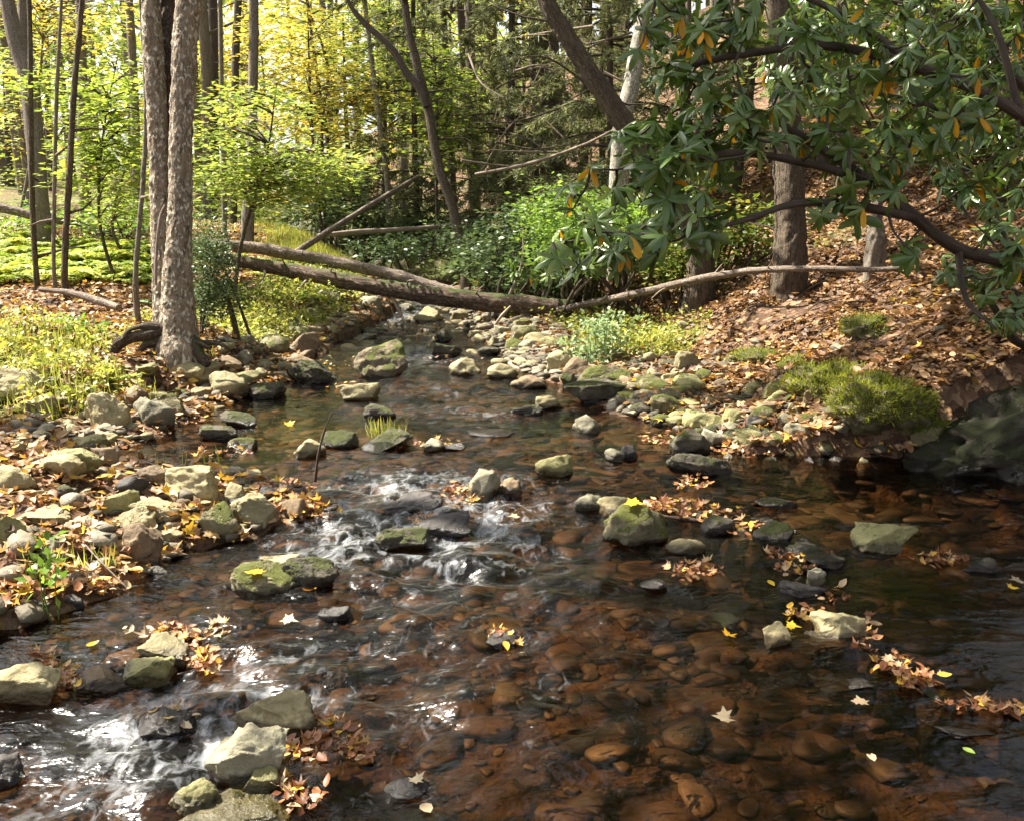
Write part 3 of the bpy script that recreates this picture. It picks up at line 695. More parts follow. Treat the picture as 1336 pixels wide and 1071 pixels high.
# gravel between the bar stones
n = 4200; r = R(32); side = r.random(n) < .30
y = np.where(side, r.uniform(3.4, 13, n), r.uniform(6.2, 15, n))
x = np.where(side, XL(y) - np.abs(r.normal(0, 1, n))*np.where(y < 6, 1.1, .5), XR(y) + np.abs(r.normal(0, .75, n)))
s = .016*(4.0)**(r.random(n)**1.8); mb = MB()
for q in range(6):
    k = np.arange(n) % 6 == q; m = k.sum(); a = r.uniform(0, 2*PI, m); c_, s_ = np.cos(a), np.sin(a); e = s[k]; z0 = np.zeros(m)
    ex, ey, ez = e*r.uniform(1, 1.5, m), e*r.uniform(.8, 1.1, m), e*r.uniform(.4, .8, m)
    M = np.stack([np.stack([c_*ex, s_*ex, z0], -1), np.stack([-s_*ey, c_*ey, z0], -1), np.stack([z0, z0, ez], -1)], -1)
    mb.inst(tv[q], tf, M, np.stack([x[k], y[k], ground(x[k], y[k])+ez*.3], -1), r.random(m))
tag(mb.obj('gravel', MAT['gravel']), 'small gravel between the larger stones of both bars', None, kind='stuff')

# ------------------------------------------------------------------ water
RIF = [(480, 650, .50, 1.0), (555, 655, .45, 1.0), (425, 700, .5, .7), (500, 740, .7, .7), (620, 700, .5, .6), (250, 960, .45, .85), (150, 1010, .5, .45), (330, 890, .35, .2), (230, 910, .3, .3),
       (590, 530, .8, .9), (620, 760, 1.0, .4), (480, 900, .8, .4), (560, 470, .6, .8), (500, 420, 1.0, 1.1), (540, 395, 1.6, 1.3), (545, 455, .6, .8), (520, 500, .5, .6), (900, 600, .4, .5), (650, 790, .9, .40), (430, 850, .7, .2), (760, 740, .7, .30), (690, 640, .5, .6), (560, 950, .6, .25), (800, 900, .7, .28), (670, 575, .5, .5)]
def water_sheet():
    ys = [-2.5]
    while ys[-1] < 45: ys.append(ys[-1] + max(.016, .0042*abs(ys[-1])) if ys[-1] > 1.8 else ys[-1]+.12)
    ys = np.array(ys); nx = 440
    lo, hi = XL(ys)-.5, XR(ys)+.5; lo = np.maximum(lo, -6-ys*.6); 
    X = lo[:, None] + (hi-lo)[:, None]*np.linspace(0, 1, nx)[None]; Y = np.repeat(ys[:, None], nx, 1)
    cp = on_water(640, 800); rip = .23 + .42*np.exp(-((X-cp[0])/1.1)**2 - ((Y-cp[1])/1.5)**2) + .3*np.exp(-((X+.2)/.8)**2 - ((Y-8.3)/1.5)**2); foam = np.zeros(X.shape)
    rip += .12*np.clip(fbm(xy3(X*.8, Y*.8), 2, 61)+.2, 0, 1)*sst(1.8, -.8, X)
    for px, py, rad, st in RIF:
        p = on_water(px, py); d2 = ((X-p[0])**2 + ((Y-p[1])*1.0)**2)/rad**2; g_ = st*np.exp(-d2)
        rip += .75*g_; foam += g_*(.45 if 705 < py < 905 or px > 700 else 1.0)
    for hx, hy, hr in HERO:
        d = np.hypot(X-hx, Y-hy)
        rip += .35*np.exp(-np.maximum(0, d-hr)/.10)*(d < hr+.5)
    calm = np.exp(-(((X+1.5)/1.0)**2 + ((Y-6.4)/.5)**2)); rip *= 1-.75*calm
    rip = np.clip(rip, .03, 1.5)
    wx = X + .08*fbm(xy3(X*2, Y*2), 2, 70); wy = Y + .08*fbm(xy3(X*2+5, Y*2), 2, 71)
    wq = wx*.8+.6*wy; wp = wy*.8-.6*wx
    h = .014*fbm(xy3(X*3.1+Y, Y*4.7), 2, 62) + .010*fbm(xy3(X*7.3-Y*3, Y*9.1+X*2), 2, 63)
    Z = zw(Y) + h*rip + .016*np.clip(foam, 0, 1.2)*fbm(xy3(wx*6, wy*3), 2, 66)
    fm = np.clip(foam, 0, 1.4)
    mb = MB(); mb.add(np.stack([X, Y, Z], -1).reshape(-1, 3), grid_faces(len(ys), nx))
    o = mb.obj('water', MAT['water']); me = o.data
    for nm, v in (('foam', fm), ('rip', np.clip(rip, 0, 1))):
        a = me.attributes.new(nm, 'FLOAT', 'POINT'); a.data.foreach_set('value', v.ravel().astype(np.float32))
    tag(o, None, None, kind='structure')
water_sheet()
# ------------------------------------------------------------------ trees
def crown_mesh(seed, mat, n=2600, rx=2.6, rz=2.6, leaf=.16, clumps=26, shape=LEAF2):
    r = R(seed); c = rdir(r, clumps)*(r.random(clumps)**.5)[:, None]*np.array([rx, rx, rz])
    k = r.integers(0, clumps, n); P = c[k] + r.normal(0, 1, (n, 3))*np.array([.42, .42, .2])*rx*.38
    mb = MB(); d = hdir(r, n, .5); up = norm(np.array([0, 0, 1.0]) + r.normal(0, .55, (n, 3)))
    tone = np.clip(r.random(clumps)[k]*.6 + r.random(n)*.4, 0, 1)
    mb.inst(*shape, frames(d, up, leaf*r.uniform(.7, 1.3, n)), P, tone)
    # limbs reaching into the clumps
    return mb, c
CROWN = {}
def crown_part(kind, parent, loc, s=1.0, rz=0.0):
    if kind not in CROWN:
        spec = {'shade': ('canopy', 3000, 2.8, 2.4, .17), 'shade2': ('canopy', 2600, 2.4, 2.8, .17), 'canopy': ('canopy', 1100, 2.6, 2.2, .15), 'canopy2': ('canopy', 900, 2.3, 2.4, .15), 'gold': ('gold_leaf', 1000, 2.4, 2.2, .14), 'lime': ('lime_leaf', 1000, 2.6, 2.0, .14)}[kind]
        mb, c = crown_mesh(hash(spec[1]) % 97 + len(kind), spec[0], spec[1], spec[2], spec[3], spec[4]); CROWN[kind] = mb.mesh('crown', MAT[spec[0]])
    o = bpy.data.objects.new('crown', CROWN[kind]); COL.objects.link(o); o.parent = parent; o.location = Vector(loc); o.scale = (s, s, s); o.rotation_euler.z = rz
    return o
def line_tree(name, label, pts, t, mat, group=None, top=13.0, crown=None, cs=1.0, base_t=None, limbs=0, wob=.10, seed=0, n=10, cat='tree', stubs=0, flare=1.25):
    """pts: (px, py, width px) from the foot up; t: distance; the line runs on beyond the frame to the crown"""
    r = R(seed+4000)
    P = [at(px, py, t) for px, py, w in pts]; rad = [w*t/F/2 for px, py, w in pts]
    foot = P[0].copy(); g0 = gz(foot[0], foot[1])
    if foot[2] > g0 - .1: P.insert(0, np.array([foot[0], foot[1], g0-.15])); rad.insert(0, rad[0]*flare)
    d = norm(P[-1]-P[-2]); 
    while P[-1][2] < top and len(P) < 14:
        d = norm(d + np.array([r.normal(0, .04), r.normal(0, .04), .12])); P.append(P[-1] + d*2.2); rad.append(rad[-1]*.84)
    base = P[0].copy(); root = thing(name, label, cat, base, group)
    mb = MB(); tube(mb, P, rad, n*3 if t < 12 else n, wob, seed, sub=24 if t < 12 else 5, fine=.010 if (t < 12 and pts[0][2] > 14) else 0)
    for k in range(stubs):
        q = r.uniform(.15, .75); i = q*(len(P)-1); a = P[int(i)] + (P[int(i)+1]-P[int(i)])*(i-int(i)); ang = r.uniform(0, 6.28)
        L = r.uniform(.3, 1.3); e = a + np.array([math.cos(ang)*L, math.sin(ang)*L*.5, r.uniform(-.25, .35)*L]); m_ = (a+e)/2 + np.array([0, 0, r.uniform(-.1, .15)*L])
        tube(mb, [a, m_, e], [.02, .013, .004], 5, 0, seed+k)
    if crown:
        for k in range(7):
            i = r.uniform(.55, .95)*(len(P)-1); a = P[int(i)] + (P[int(i)+1]-P[int(i)])*(i-int(i)); ang = r.uniform(0, 6.28); L = r.uniform(1.2, 2.4)
            e = a + np.array([math.cos(ang)*L, math.sin(ang)*L, L*.5]); tube(mb, [a, (a+e)/2 + np.array([0, 0, .15]), e], [.05, .035, .01], 5, 0, k)
    mb.obj('trunk', MAT[mat], root, base)
    if crown: crown_part(crown, root, P[-1]-base + np.array([0, 0, -.8]), cs, r.uniform(0, 6.28))
    return root, P

# hero: three stems on one root flare
D0 = 8.0
base = at(232, 452, D0); base[2] = gz(base[0], base[1])
hero = thing('birch_tree', 'big flaky-barked tree with three stems standing on exposed roots at the left bank', 'tree', base)
def stem(pts, t, mat, seed, name='stem', top=9.0):
    P = [at(px, py, t) for px, py, w in pts]; rad = [w*t/F/2 for px, py, w in pts]; d = norm(P[-1]-P[-2]); P.insert(0, np.array([P[0][0], P[0][1], gz(P[0][0], P[0][1])-.30])); rad.insert(0, rad[0]*1.2)
    while P[-1][2] < top: d = norm(d+np.array([0, 0, .1])); P.append(P[-1]+d*1.6); rad.append(rad[-1]*.88)
    mb = MB(); tube(mb, P, rad, 56, .16, seed, sub=30, fine=.007); mb.obj(name, MAT[mat], hero, base); return P
hp1 = stem([(234, 470, 64), (232, 440, 48), (231, 405, 40), (231, 365, 35), (234, 320, 32), (236, 270, 31), (236, 200, 31), (238, 130, 30), (241, 60, 30), (245, 0, 29)], 7.95, 'birch', 3)
hp2 = stem([(222, 455, 42), (219, 410, 38), (216, 375, 34), (214, 330, 30), (211, 270, 27), (208, 200, 25), (204, 130, 24), (200, 60, 24), (195, -5, 24)], 8.06, 'birch', 5)
hp3 = stem([(226, 440, 30), (224, 380, 24), (223, 300, 19), (221, 220, 20), (220, 140, 21), (219, 60, 23), (219, -5, 24)], 8.22, 'birch_dark', 8)
for k, (pts, w) in enumerate([([(218, 432), (196, 437), (172, 441), (150, 452), (146, 468)], 20), ([(240, 440), (252, 452), (262, 466), (272, 476)], 20), ([(236, 445), (241, 458), (252, 470), (250, 478)], 16),
                              ([(226, 445), (216, 455), (212, 466)], 14), ([(222, 436), (205, 446), (190, 450), (180, 462)], 13), ([(230, 448), (230, 460), (226, 472)], 15), ([(246, 445), (256, 448), (275, 455)], 11), ([(225, 432), (208, 428), (190, 426), (168, 432), (160, 444)], 11), ([(212, 438), (206, 452), (196, 468), (198, 478)], 9), ([(236, 452), (238, 466), (234, 480)], 12), ([(250, 440), (264, 446), (284, 448), (300, 456)], 8)]):
    P = [at(px, py, D0-.12-.03*i) for i, (px, py) in enumerate(pts)]; m = len(P)
    mb = MB(); tube(mb, P, [w*D0/F/2*(1-.55*i/(m-1)) for i in range(m)], 12, .38, 40+k, sub=6); mb.obj('root', MAT['root'], hero, base)
for cr_, P, s, q in (('canopy', hp1, 1.0, 1.3), ('shade', hp2, .9, .2)): crown_part(cr_, hero, P[-1]-base+np.array([.2, q-1.9, .4]), s, q)
# leafy trees added outside the picture so their crowns shade the stream
G_SH = 'unseen shade trees added left of the stream'
for k, (tx, ty, cx, cy, cz, cs) in enumerate([(-5.9, 5.2, -4.2, 5.0, 9.6, 1.0), (-6.0, 7.4, -3.6, 6.6, 9.2, 1.0), (-5.8, 3.6, -3.9, 3.4, 10.0, .95), (-1.0, 12.5, -.6, 12.3, 0, 0)]):
    if not cs: continue
    b = np.array([tx, ty, gz(tx, ty)-.1]); rt = thing('tree', 'unseen leafy maple added beside the stream, its crown over the left bank to shade the water', 'tree', b, G_SH)
    P = [b, np.array([tx+.1, ty, 3.]), np.array([tx*.8+cx*.2, ty*.8+cy*.2, 6.]), np.array([cx, cy, cz])]; mb = MB(); tube(mb, P, [.2, .17, .13, .05], 10, .12, k, sub=4); mb.obj('trunk', MAT['grey_bark'], rt, b)
    crown_part('canopy' if k == 1 else 'shade', rt, np.array([cx, cy, cz])-b, cs, k*1.1); crown_part('canopy2', rt, np.array([cx+.4, cy+.3, cz-.6])-b, cs*.9, k*2.1)
b = np.array([4.9, 3.9, gz(4.9, 3.9)-.1]); rt = thing('tree', 'unseen leafy maple added on the right bank, its crown there to darken the water', 'tree', b)  # unseen tree added to block sky light over the right foreground
P = [b, np.array([4.8, 3.9, 3.5]), np.array([4.2, 3.8, 6.5]), np.array([3.2, 3.8, 9.3])]; mb = MB(); tube(mb, P, [.2, .17, .12, .05], 10, .12, 5, sub=4); mb.obj('trunk', MAT['brown_bark'], rt, b)
crown_part('shade', rt, np.array([3.2, 3.8, 9.0])-b, 1.0, .7); crown_part('canopy', rt, np.array([4.4, 5.4, 8.4])-b, .9, 2.7)
# a bare vine climbing the hero stem
mb = MB(); tube(mb, [at(x, y, 7.75) for x, y in [(203, 372), (204, 330), (209, 285), (216, 268)]], [.012]*4, 6, 0, 2, sub=4)
mb.obj('vine', MAT['stick'], hero, base)

G_SAP = 'slim saplings left of the big tree'
LT = [
('tree', 'grey tree with a fork leaning left behind the thin saplings', [(52, 270, 24), (45, 180, 22), (36, 100, 23), (22, 60, 20), (8, -5, 18)], 15, 'grey_bark', 'gold', 0),
('tree', 'second grey stem rising straight beside the forked grey tree', [(50, 265, 16), (42, 150, 16), (33, 60, 16), (30, -5, 15)], 15.6, 'grey_bark', 'canopy', 0),
('sapling', 'slim sapling with its foot on the leaves furthest toward the frame edge', [(46, 342, 7), (42, 260, 7), (40, 150, 7), (38, 0, 6)], 11.5, 'brown_bark', None, 2),
('sapling', 'thin greenish sapling between two darker slim saplings', [(70, 348, 5), (71, 250, 5), (74, 120, 5), (80, 0, 4)], 11.0, 'grey_bark', None, 2),
('sapling', 'slim dark sapling forking at the height of the maple leaves', [(84, 352, 8), (90, 240, 8), (97, 120, 8), (107, 0, 7)], 10.8, 'brown_bark', None, 3),
('sapling', 'short leaning sapling close beside the big three-stemmed tree', [(177, 372, 7), (181, 300, 6), (187, 230, 6), (190, 150, 5), (186, 60, 3)], 8.8, 'grey_bark', None, 2),
('tree', 'straight grey tree half hidden behind maple leaves left of the big tree', [(112, 285, 16), (109, 180, 15), (106, 90, 14), (104, -5, 13)], 19, 'grey_bark', 'lime', 0),
('tree', 'slender grey tree just left of the big three-stemmed tree', [(178, 250, 12), (176, 150, 11), (172, 60, 11), (168, -5, 10)], 18, 'grey_bark', 'canopy2', 0),
('tree', 'straight brown tree rising right of the big three-stemmed tree', [(322, 322, 19), (326, 240, 15), (330, 120, 13), (331, -5, 12)], 17, 'grey_bark', 'lime', 0),
('tree', 'dark slim tree close left of the straight brown tree', [(304, 300, 11), (306, 180, 10), (308, 60, 10), (311, -5, 9)], 22, 'dark_bark', 'gold', 3),
('tree', 'thin grey tree stem above the start of the fallen logs', [(293, 320, 7), (292, 220, 7), (289, 100, 6), (287, -5, 6)], 18, 'grey_bark', 'canopy2', 0),
('tree', 'dark trunk behind the thin grey tree stem', [(280, 300, 13), (279, 150, 12), (277, -5, 12)], 25, 'dark_bark', 'canopy', 3),
('white_birch_tree', 'thin white-barked birch leaning in the yellow leaves', [(505, 245, 6), (495, 160, 7), (485, 80, 7), (475, -5, 6)], 19, 'pale_bark', 'gold', 2),
('leaning_tree', 'dark slim tree leaning left out of the bank beyond the logs', [(607, 345, 14), (590, 270, 13), (572, 215, 12), (558, 140, 12), (540, 70, 11), (527, -5, 10)], 14.8, 'brown_bark', 'canopy2', 4),
('tree', 'dark ragged hemlock trunk in the needle sprays', [(618, 195, 15), (614, 100, 13), (613, -5, 12)], 24, 'dark_bark', None, 8),
('tree', 'broad brown trunk with pale patches behind the dead twigs', [(728, 262, 26), (724, 160, 24), (719, 60, 21), (716, -5, 20)], 19, 'brown_bark', 'canopy', 8),
('tree', 'slim brown trunk touching the broad brown trunk', [(711, 255, 11), (709, 150, 10), (707, -5, 9)], 19.4, 'brown_bark', 'canopy2', 5),
('tree', 'slim brown trunk standing left of a twin slim trunk', [(699, 250, 10), (696, 130, 9), (693, -5, 8)], 20, 'brown_bark', None, 5),
('tree', 'thin trunk behind the tall leaning brown trunk', [(786, 200, 9), (786, 100, 9), (787, -5, 8)], 21, 'brown_bark', 'canopy', 4),
('leaning_tree', 'stout brown trunk leaning far left across the gap above the shrubs', [(912, 330, 33), (890, 280, 31), (850, 212, 29), (810, 155, 27), (772, 98, 25), (735, 40, 23), (708, -8, 22)], 10.6, 'brown_bark', 'canopy', 5),
('pale_tree', 'pale lichen-spotted tree shining behind the rhododendron leaves', [(810, 180, 24), (822, 120, 22), (833, 60, 21), (843, -5, 20)], 13, 'pale_bark', 'canopy', 0),
('tree', 'big shaggy brown trunk rising through the rhododendron', [(1030, 345, 42), (1031, 290, 37), (1029, 200, 35), (1024, 100, 36), (1020, -5, 36)], 9.6, 'brown_bark', 'canopy', 3),
('tree', 'dark trunk just behind the big shaggy trunk', [(1078, 180, 22), (1076, 90, 20), (1075, -5, 19)], 14, 'dark_bark', 'canopy2', 2),
('tree', 'dark stout trunk high on the right slope', [(1284, 72, 29), (1283, 30, 27), (1282, -5, 26)], 13, 'dark_bark', 'canopy', 0),
('tree', 'slim grey stem on the leafy slope near the right frame edge', [(1321, 300, 15), (1317, 220, 13), (1312, 100, 12), (1308, -5, 11)], 9.5, 'brown_bark', 'canopy2', 0),
('tree', 'thin dark trunk between the stout trunks on the right slope', [(1180, 60, 13), (1178, 20, 12), (1176, -5, 12)], 16, 'dark_bark', 'canopy', 0),
('tree', 'mid-brown trunk just right of the pale lichen-spotted tree', [(900, 250, 17), (893, 120, 16), (886, -5, 15)], 15, 'brown_bark', 'canopy', 4),
('mossy_stump', 'greenish mossy stump stem on the slope under the rhododendron', [(1143, 315, 22), (1143, 290, 17), (1144, 262, 13)], 9.0, 'grey_bark', None, 0),
('tree', 'brown snag standing among rhododendron stems right of the shaggy trunk', [(1102, 262, 22), (1101, 240, 18), (1100, 150, 15), (1099, -5, 13)], 11.5, 'brown_bark', 'canopy2', 2),
('tree', 'thin dark tree under yellow leaves right of the thin maple', [(428, 195, 5), (414, 100, 5), (400, -5, 4)], 21, 'dark_bark', None, 3),
('tree', 'thin dark maple stem among the gold leaves', [(420, 170, 4), (428, 90, 4), (405, 20, 3), (398, -5, 3)], 20, 'dark_bark', None, 3),
('tree', 'grey trunk beside the leaning dark tree and the white birch', [(526, 180, 11), (525, 100, 10), (524, -5, 10)], 28, 'grey_bark', 'lime', 0),
]
for i, (nm, lab, pts, t, mat, cr, st) in enumerate(LT):
    short = nm == 'mossy_stump'
    line_tree(nm, lab, pts, t, mat, G_SAP if nm == 'sapling' else None, top=0 if short else (7 if nm == 'sapling' else 12.5), crown=cr, cs=1.0, seed=20+i, n=14 if t < 12 else 9, wob=.16 if t < 12 else .1, cat={'mossy_stump': 'stump', 'sapling': 'sapling'}.get(nm, 'tree'), stubs=st)
# unseen boughs added above the frame to block sky light and its reflection
for q, lst in ((19, [(-.9, 10.6, 10.2), (1.2, 11.3, 8.2)]), (21, [(1.8, 9.0, 8.6), (3.2, 8.2, 7.6), (2.5, 7.6, 9.8)]), (24, [(5.4, 7.8, 9.2), (4.4, 8.8, 7.7)])):
    rt = [o for o in bpy.data.objects if o.get('label') == LT[q][1]][0]; b = np.array(rt.location)
    for k, p in enumerate(lst): crown_part(['canopy', 'canopy2', 'shade'][k], rt, np.array(p)-b, .95, k*1.7+q)
# the curved dark branch that rises left from the leaning tree
mb = MB(); b0 = at(548, 128, 14.7); P = [at(x, y, 14.7) for x, y in [(556, 140), (545, 112), (530, 95), (508, 60), (480, 35), (460, 12), (450, -8)]]
tube(mb, P, [.05, .065, .06, .05, .045, .035, .02], 8, .1, 3, sub=4); 
lean = [o for o in bpy.data.objects if o.get('label') == LT[13][1]][0]
mb.obj('branch', MAT['dark_bark'], lean, np.array(lean.location))

# further trees of the wood, copies of three shapes
r = R(88); protos = []
for q, (mat, cr) in enumerate((('grey_bark', 'gold'), ('dark_bark', 'lime'), ('brown_bark', 'canopy'), ('grey_bark', 'lime'))):
    rt = thing('tree', '', 'tree', (0, 0, 0)); P = [(0, 0, -.6)]; rr = [.20]; xx = yy = 0
    for k in range(7): xx += r.normal(0, .12); yy += r.normal(0, .12); P.append((xx, yy, 1.2+k*2.1)); rr.append(.16*(1-k*.10))
    mb = MB(); tube(mb, P, rr, 8, .1, q, sub=3)
    for k in range(9):
        z = r.uniform(3.5, 12); a = r.uniform(0, 6.28); L = r.uniform(.8, 2.4); tube(mb, [(0, 0, z), (math.cos(a)*L*.5, math.sin(a)*L*.5, z+.2*L), (math.cos(a)*L, math.sin(a)*L, z+.55*L)], [.05, .035, .01], 5, 0, k)
    mb.obj('trunk', MAT[mat], rt); crown_part(cr, rt, (xx, yy, 12.6), 1.0); 
    if q in (0, 1, 3): crown_part(cr, rt, (xx*.6+.8, yy*.6-.5, 8.4), .72, 2.0)
    protos.append(rt)
first = [True]*4
spots = []
tries = 0
while len(spots) < 96 and tries < 4000:
    tries += 1
    y = 22 + 34*r.random(); x = r.uniform(-.56, .50)*y
    if XL(y)-1.0 < x < XR(y)+.8: continue
    if any((x-a)**2+(y-b)**2 < 2.2 for a, b in spots): continue
    spots.append((x, y))
for i, (x, y) in enumerate(spots):
    q = int(r.choice([0, 1, 3] if x < -.06*y else [2, 1, 2])); s = r.uniform(.5, 1.1)
    o = protos[q]
    if first[q]: first[q] = False
    else: o = copy_tree(o)
    o.location = (x, y, gz(x, y)); o.rotation_euler.z = r.uniform(0, 6.28); o.scale = (s, s, r.uniform(.9, 1.25))
    side = 'in the bright yellow-green wood beyond the left bank' if x < -.06*y else 'in the dark wood beyond the right bank'
    tag(o, ['grey-barked', 'dark-barked', 'brown-barked', 'pale grey-barked'][q] + ' forest tree ' + side, 'tree', ['grey', 'dark', 'brown', 'pale grey'][q] + ' trees ' + side)
for q in range(4):
    if first[q]:
        for ch in list(protos[q].children): bpy.data.objects.remove(ch)
        bpy.data.objects.remove(protos[q])

# ------------------------------------------------------------------ leafy understorey
def sprays(mb, r, P, leaf, nper, spread=.45, shape=LEAF2, tilt=.25, flat=.07, tone=None):
    """flat horizontal fans of leaves centred on the points P"""
    n = len(P); k = np.repeat(np.arange(n), nper); a = r.uniform(0, 2*PI, n*nper); q = spread*np.sqrt(r.random(n*nper))
    tl = r.normal(0, .12, (n, 2))
    off = np.stack([np.cos(a)*q, np.sin(a)*q, np.zeros(n*nper)], -1)
    off[:, 2] = off[:, 0]*tl[k, 0] + off[:, 1]*tl[k, 1] - .25*q*q/spread + r.normal(0, flat, n*nper)
    d = norm(off*np.array([1, 1, .2]) + r.normal(0, .35, off.shape)*np.array([spread, spread, .1])); up = norm(np.array([0, 0, 1.0]) + r.normal(0, tilt, off.shape))
    tn = r.random(n)[k]*.55 + .45*r.random(n*nper) if tone is None else np.clip(tone[k]+r.normal(0, .12, n*nper), 0, 1)
    mb.inst(*shape, frames(d, up, leaf*r.uniform(.65, 1.25, n*nper)), P[k]+off, tn)
def pix_cloud(r, n, ell, depth, dspread):
    """points inside ellipses of the view, at their own distances"""
    out = []
    wts = np.array([e[2]*e[3] for e in ell], float); wts /= wts.sum()
    for k in r.choice(len(ell), n, p=wts):
        cx, cy, rx, ry = ell[k]; a = r.uniform(0, 6.28); q = math.sqrt(r.random())
        out.append(at(cx+math.cos(a)*q*rx, cy+math.sin(a)*q*ry, depth + r.uniform(-1, 1)*dspread))
    return np.array(out)
def leafy_tree(name, label, base_px, t, ell, dsp, n, nper, leaf, mat, bark, spread=.45, seed=0, tilt=.25, cat='sapling', group=None, shape=LEAF2, wpx=5, flat=.06):
    r = R(seed); foot = at(base_px[0], base_px[1], t); foot[2] = gz(foot[0], foot[1]) - .05
    root = thing(name, label, cat, foot, group); P = pix_cloud(r, n, ell, t, dsp)
    P[:, 2] = np.maximum(P[:, 2], ground(P[:, 0], P[:, 1])+.25)
    mb = MB(); sprays(mb, r, P, leaf, nper, spread, shape, tilt, flat); mb.obj('crown', MAT[mat], root, foot)
    mb = MB(); c = P.mean(0); top = P[:, 2].max()
    tr = [foot, foot*.6 + c*.4 + r.normal(0, .1, 3), c*1.0]; tr[1][2] = foot[2] + (c[2]-foot[2])*.45; tr.append(np.array([c[0]+r.normal(0, .2), c[1], top]))
    pts, rd = tube(mb, tr, np.array([1, .8, .6, .2])*wpx*t/F/2, 7, .1, seed, sub=5)
    for p in P[r.choice(n, min(n, 60), replace=False)]:
        dd = np.linalg.norm(pts-p, axis=1) + 2.0*np.maximum(0, pts[:, 2]-p[2]); a = pts[np.argmin(dd)]; m = (a+p)/2 + np.array([0, 0, .12*np.linalg.norm(p-a)])
        tube(mb, [a, m, p], [.014, .010, .004], 4, 0, 1, closed=False, sub=2)
    mb.obj('trunk', MAT[bark], root, foot); return root
leafy_tree('maple_sapling', 'young maple with pale green leaf layers left of the big tree', (150, 330), 12.0, [(120, 110, 75, 30), (150, 160, 50, 38), (130, 205, 60, 25), (150, 250, 35, 30)], .9, 95, 34, .10, 'green_leaf', 'brown_bark', .42, 1)
leafy_tree('maple_sapling', 'young maple spreading bright lime leaf tiers right of the big tree', (300, 330), 11.0, [(300, 215, 55, 22), (370, 225, 85, 26), (400, 205, 70, 16), (290, 180, 40, 22), (320, 130, 55, 16), (345, 245, 65, 16)], .9, 120, 36, .095, 'lime_leaf', 'brown_bark', .40, 2, wpx=6)
leafy_tree('maple_tree', 'yellow and gold maple glowing above the lime leaf tiers', (420, 240), 19.0, [(400, 40, 70, 60), (440, 110, 60, 40), (380, 130, 80, 26), (370, 165, 60, 20), (450, 165, 50, 22)], 1.6, 130, 30, .13, 'gold_leaf', 'dark_bark', .7, 3, cat='tree', wpx=5)
leafy_tree('maple_tree', 'tall light green maple behind the white birch', (500, 250), 22.0, [(520, 60, 80, 70), (480, 120, 60, 50), (560, 130, 50, 60), (460, 30, 60, 40)], 2, 150, 30, .14, 'lime_leaf', 'dark_bark', .8, 4, cat='tree', wpx=6)
leafy_tree('maple_sapling', 'green maple sprig on the leaning dark tree line', (575, 330), 17.0, [(580, 130, 36, 60), (580, 190, 40, 40), (560, 80, 40, 30)], .7, 60, 26, .11, 'green_leaf', 'dark_bark', .5, 5)
leafy_tree('maple_tree', 'orange and yellow young tree at the upper left corner', (20, 300), 17.0, [(30, 10, 60, 28), (80, 40, 60, 20), (170, 10, 50, 20), (15, 130, 20, 60)], 1.2, 60, 26, .12, 'gold_leaf', 'grey_bark', .6, 6, cat='tree')
leafy_tree('maple_tree', 'bright yellow-green tree filling the gap left of the thin saplings', (30, 280), 27.0, [(60, 100, 90, 90), (140, 60, 80, 60), (30, 200, 60, 50), (190, 120, 60, 80)], 3, 150, 28, .17, 'lime_leaf', 'grey_bark', .95, 7, cat='tree')
leafy_tree('maple_tree', 'pale yellow tree in the sunlit gap behind the straight brown tree', (350, 260), 29.0, [(350, 70, 70, 70), (290, 90, 50, 80), (390, 60, 60, 60), (330, 180, 90, 40), (430, 200, 60, 40)], 3, 190, 28, .18, 'gold_leaf', 'grey_bark', 1.0, 8, cat='tree')
leafy_tree('maple_tree', 'soft green tree far back between white birch and hemlocks', (590, 250), 32.0, [(540, 70, 90, 80), (640, 60, 70, 70), (500, 180, 70, 50), (600, 160, 60, 60)], 3, 170, 28, .18, 'lime_leaf', 'grey_bark', 1.0, 9, cat='tree')
leafy_tree('maple_sapling', 'low leafy sapling with small green leaves at the foot of the left wood', (170, 310), 14.0, [(150, 225, 30, 40), (165, 270, 25, 20)], .7, 40, 24, .09, 'green_leaf', 'brown_bark', .35, 10)

